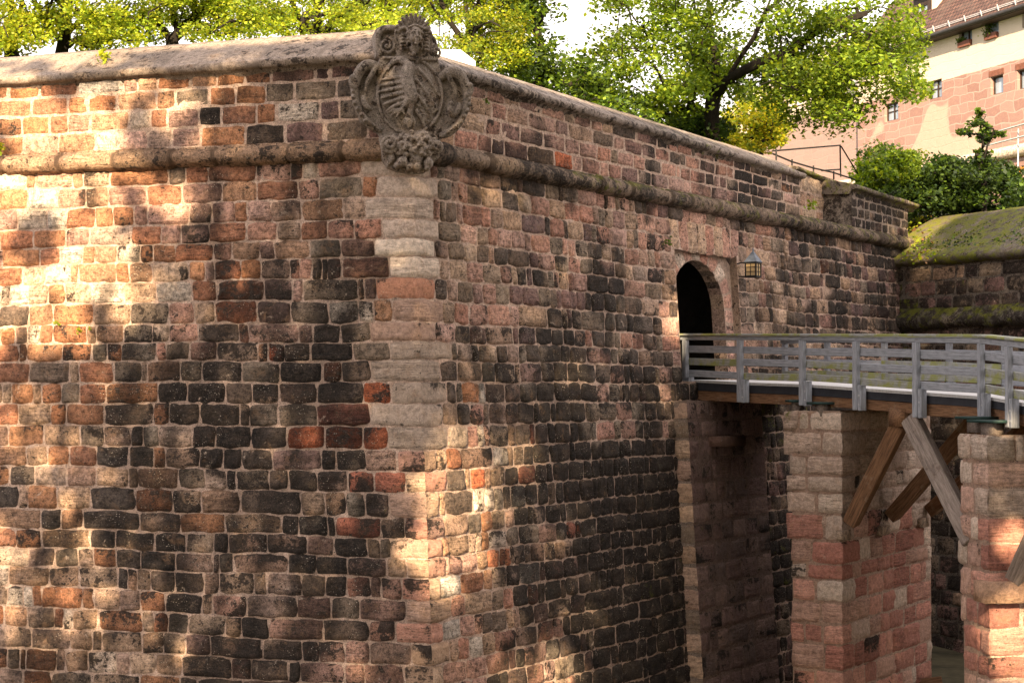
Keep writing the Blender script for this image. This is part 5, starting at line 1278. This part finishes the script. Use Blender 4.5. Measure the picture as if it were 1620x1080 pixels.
for q, fb in PLANTS: leaf_mesh('plant', q, .11, pick([(.03, .06, .012), (.05, .09, .015), (.09, .13, .02)], len(q)), fb, .3)
# small wall plants
def weed(x, y, fr_, lab, n=26, r=.11, pal=YOUNG, out=.12):
    p = on_plane(x, y, V(fr_.O), V(fr_.n) + V((0, 0, fr_.bat))) + V(fr_.n) * out
    o = leaf_mesh('wall_plant', np.array(p) + rng.normal(0, r * .42, (n, 3)), r * .75, pick(pal, n), None, .2); tag(o, lab, 'plant', 'small plants rooted in the masonry')
for x, y, fr_, lab, n, r, pal in ((96, 511, LB, 'tiny green plant growing from a joint on the far left of the wall', 26, .065, YOUNG), (131, 523, LB, 'tiny green plant beside a pale stone on the left of the wall', 26, .065, YOUNG), (148, 519, LB, 'tiny green tuft just right of the pale stone on the left wall', 22, .055, YOUNG),
        (10, 233, LP, 'pale fern tuft on the string course at the left edge', 22, .12, YEL), (1047, 383, RB, 'green moss tuft on the wall left of the flat arch', 26, .09, GREEN), (785, 268, RP, 'yellow grass tuft hanging from the string course right of the corner', 14, .10, YEL),
        (760, 160, RP, 'small green tuft under the coping right of the coat of arms', 16, .07, GREEN), (1276, 326, RB, 'leafy weed standing in the mossy embrasure', 30, .14, YOUNG)):
    weed(x, y, fr_, lab, n, r, pal)
cpn = on_plane(165, 90, V(LP.O) - n1 * .25, n1); o = leaf_mesh('wall_plant', np.array(cpn) + rng.normal(0, 1, (60, 3)) * np.array([.05, .04, .08]), .09, pick(YEL, 60), None, .2); tag(o, 'pale yellow weed growing on the sunny left coping', 'plant', 'small plants rooted in the masonry')
# ivy and dead leaves on the mossy slope
pl = []
for k in range(420):
    x = random.gauss(1448, 16); y = random.uniform(345, 415); p = at_depth(x, y, 45); s_ = on_plane(x, y, J + V((0, 0, .55)) - n3 * .7, (V((0, 0, 1)) + n3 * .5).normalized()); pl.append(np.array(s_) + rng.normal(0, .05, 3) + np.array([0, 0, .05]))
o = leaf_mesh('ground_ivy', np.array(pl), .11, pick(YEL + [(.20, .10, .04)] * 3 + YOUNG, 420), None, .5); tag(o, 'low ivy and fallen leaves on the mossy slope', 'ground cover', kind='stuff')

tf = []
for k in range(2600):
    a, b = random.uniform(0, 5.5), random.random()
    if noise.noise(V((a * 1.3, b * 3, 2))) < -.15: continue
    q = np.array(FJ.P(a, ZJ)) + np.array(n3) * (.1 - 2.1 * b) + np.array([0, 0, .17 + 1.12 * b]); tf.append(q + rng.normal(0, .02, 3))
o = leaf_mesh('moss_tufts', np.array(tf), .075, pick(DARK + GREEN[:2] + [(.10, .08, .03), (.16, .16, .02)], len(tf)), None, .1); tag(o, 'short moss and grass tufts on the sloping wall top', 'moss', kind='stuff')
# ------------------------------------------------------------------ unseen tree canopies behind the viewer, leaves placed to shape the walls' shade
LIT = [  # sunlit patches (photo coordinates): x, y, rx, ry, strength
 (40, 330, 290, 110, 1.), (60, 440, 190, 130, 1.), (50, 560, 100, 70, .9), (150, 190, 210, 70, 1.), (330, 165, 60, 60, .5), (120, 100, 330, 50, 1.),
 (30, 680, 120, 90, .65), (150, 660, 110, 60, .5), (80, 850, 130, 60, .75), (30, 980, 170, 110, .62), (200, 900, 120, 60, .45), (270, 1000, 130, 60, .35), (490, 985, 40, 25, .55), (250, 760, 60, 40, .3), (350, 440, 60, 40, .35), (470, 330, 80, 40, .2), (570, 1065, 50, 16, .6),
 (722, 770, 60, 95, 1.), (765, 770, 50, 50, .8), (700, 870, 60, 32, 1.), (740, 870, 30, 30, .8), (822, 722, 20, 26, 1.), (700, 930, 24, 10, 1.), (745, 895, 24, 10, 1.), (815, 1070, 24, 26, 1.), (878, 1068, 34, 30, 1.), (905, 592, 14, 16, .9), (1040, 622, 20, 22, .7), (925, 975, 22, 14, .7), (875, 855, 18, 12, .5),
 (655, 305, 30, 40, .32), (640, 380, 30, 40, .25), (790, 292, 28, 14, .8), (890, 420, 40, 60, .25), (1069, 505, 9, 26, 1.), (1215, 682, 5, 22, .9),
 (1390, 705, 26, 34, 1.), (1378, 768, 22, 24, 1.), (1442, 690, 12, 10, 1.), (1440, 735, 14, 12, .5), (1603, 858, 22, 22, 1.), (1600, 1010, 40, 60, 1.), (1570, 1040, 20, 40, .6),
 (1438, 390, 34, 26, .7), (1420, 320, 70, 16, .6), (1300, 262, 60, 10, .6), (900, 240, 160, 60, .14), (760, 190, 40, 50, .2), (1270, 455, 14, 40, .5), (1130, 385, 60, 30, .15)]
LA = np.array(LIT)
SMALL = [False]
LG = np.where((LA[:, 4] > .6) & (LA[:, 2] < 80), 15., 0.)
def lit(x, y):
    q = ((LA[:, 0] - x) / (LA[:, 2] + LG)) ** 2 + ((LA[:, 1] - y) / (LA[:, 3] + LG)) ** 2
    v = LA[:, 4] * np.clip((1.45 - q) / .8, 0, 1); i = int(v.argmax()); SMALL[0] = LG[i] > 0
    return float(v[i])
SH = []
def shade_face(P00, ex, ez, n_, od, size):
    P00, ex, ez, n_ = V(P00), V(ex), V(ez), V(n_)
    A = ex.cross(ez).length * max(.12, SUN.dot(n_.normalized()))
    k = int(od * A / (size * size * .42))
    for _ in range(k):
        p = P00 + ex * random.random() + ez * random.random()
        x, y = px(p)
        l = lit(x, y) if (-40 < x < 1680 and -30 < y < 1110) else .45 * (x < 0)
        # mottled gaps between the leaves
        g_ = .5 + .5 * noise.noise(p * 1.1)
        g2 = noise.fractal(p * .9 + V((5, 1, 3)), .8, 2., 3)
        if l > .02 and not SMALL[0] and random.random() < l * min(1.05, max(.0, .84 + 2.3 * (g2 + .14) * (1.5 - .5 * l))): continue
        if SMALL[0] and random.random() < l: continue
        # where along the sun ray the leaf hangs: clear of the view
        z, Y = p.z, p.y; t = 20.
        while True:
            q = p + SUN * t
            if (q.z - 6.2) > .30 * max(q.y, 0) + 2.2: break
            t += .5
        SH.append(p + SUN * (t + random.uniform(0, 5)) + V((random.gauss(0, .03), random.gauss(0, .03), random.gauss(0, .03))))
LS = .27
up_ = V((0, 0, 1)); dzb = up_ * (Z0 - ZB)
dzb = V(LB.P(0, Z0)) - V(LB.P(0, ZB))
shade_face(LB.P(0, ZB), d1 * 8.6, dzb, n1, 8., LS); shade_face(LP.P(0, Z0), d1 * 8.6, up_ * 2.2, n1, 8., LS)
shade_face(RB.P(0, ZB), d2 * 22, dzb, n2, 8., LS); shade_face(RP.P(0, Z0), d2 * 22, up_ * 2.0, n2, 8., LS)
shade_face(PF.P(sP0 - .2, ZB), d2 * (sP1 - sP0 + .4), V(PF.P(0, zP)) - V(PF.P(0, ZB)), n2, 7., LS)
shade_face(C1 - V((0, 0, 6.5)), -n2 * 1.2, up_ * 6.5, -d2, 8., LS); shade_face(C1 - V((0, 0, 6.5)), d2 * 4.8, up_ * 6.5, n2, 8., LS)
shade_face(C2 - V((0, 0, 6.5)), -dirB * 1.3, up_ * 6.5, -perB, 8., LS); shade_face(C2 - V((0, 0, 6.5)), perB * 4.0, up_ * 6.5, dirB, 8., LS)
shade_face(A0 + V((0, 0, z_deck - .4)), B0 - A0, up_ * 1.7, -perA, 8., LS); shade_face(A0 + perA * WB - dirA * 2 + V((0, 0, z_deck - .4)), (B0 - A0) * 1.5, up_ * 1.7, -perA, 6., LS); shade_face(B0 + V((0, 0, z_deck - .6)), dirB * 4, up_ * 1.7, -perB, 8., LS)
shade_face(FJ.P(-.5, ZB), d3 * 13, up_ * (ZJ - ZB + .3), n3, 7., LS)
shade_face(P_(1092, 228, Yb - 1.6), P_(1178, 228, Yb - 1.6) - P_(1092, 228, Yb - 1.6), P_(1092, 70, Yb - 1.6) - P_(1092, 228, Yb - 1.6), V((0, -1, 0)), 4.5, LS)  # leaves hung to darken the broad tree's trunk
shade_face(P_(1120, 120, Yb - 2), P_(1300, 60, Yb - 2) - P_(1120, 120, Yb - 2), P_(1120, 40, Yb - 2) - P_(1120, 120, Yb - 2), V((0, -1, 0)), 3., LS)
shade_face(J - n3 * 2.4 + up_ * 1.3, d3 * 12, n3 * 2.5 - up_ * 1.2, (up_ + n3 * .5).normalized(), 8., LS)
shade_face(B0 + dirB * .95 - perB * .3 + up_ * (z_deck - .7), perB * 1.0, up_ * 2, dirB, 6., LS)
SH = np.array(SH)
cent = np.array([(-9., -3.), (4., -2.), (13., 6.), (-2, 6)])
lab_ = ((SH[:, None, :2] - cent[None]) ** 2).sum(2).argmin(1)
for k, lb_ in enumerate(('unseen leaf canopy shaped to shade the left of the wall', 'unseen leaf canopy shaped to shade the corner of the wall', 'unseen leaf canopy shaped to shade the bridge', 'unseen leaf canopy shaped to shade the gateway')):
    pts_ = SH[lab_ == k]
    if len(pts_) < 30: continue
    b = pts_.mean(0); base = V((b[0] + 1, min(b[1], 4) - 6, 4.2))
    st_ = empty('shade_canopy', base, lb_, 'tree', 'unseen shade canopies behind the viewer')
    leaf_mesh('crown', pts_, LS * 1.25, pick(GREEN, len(pts_)), st_, .2, elong=1.5, var=.15)
    mb = MB(); top = V((b[0], b[1] - 3, b[2] + 1)); path = [base, base.lerp(top, .35) + V((.3, -.8, .6)), base.lerp(top, .7) + V((.2, -.6, .8)), top]
    tube(mb, path, [.30, .22, .15, .08], 10)  # trunk and limbs added so the leaf canopy looks like a tree
    for j in range(16):
        tgt = V(pts_[rng.integers(len(pts_))]); s_ = path[1].lerp(path[3], random.random()); tube(mb, [s_, s_.lerp(tgt, .5) + V((0, 0, .6)), tgt], [.05, .035, .015], 6)
    mb.build('trunk', M['bark'], st_)
open('/tmp/shade.txt', 'w').write(str(len(SH)))
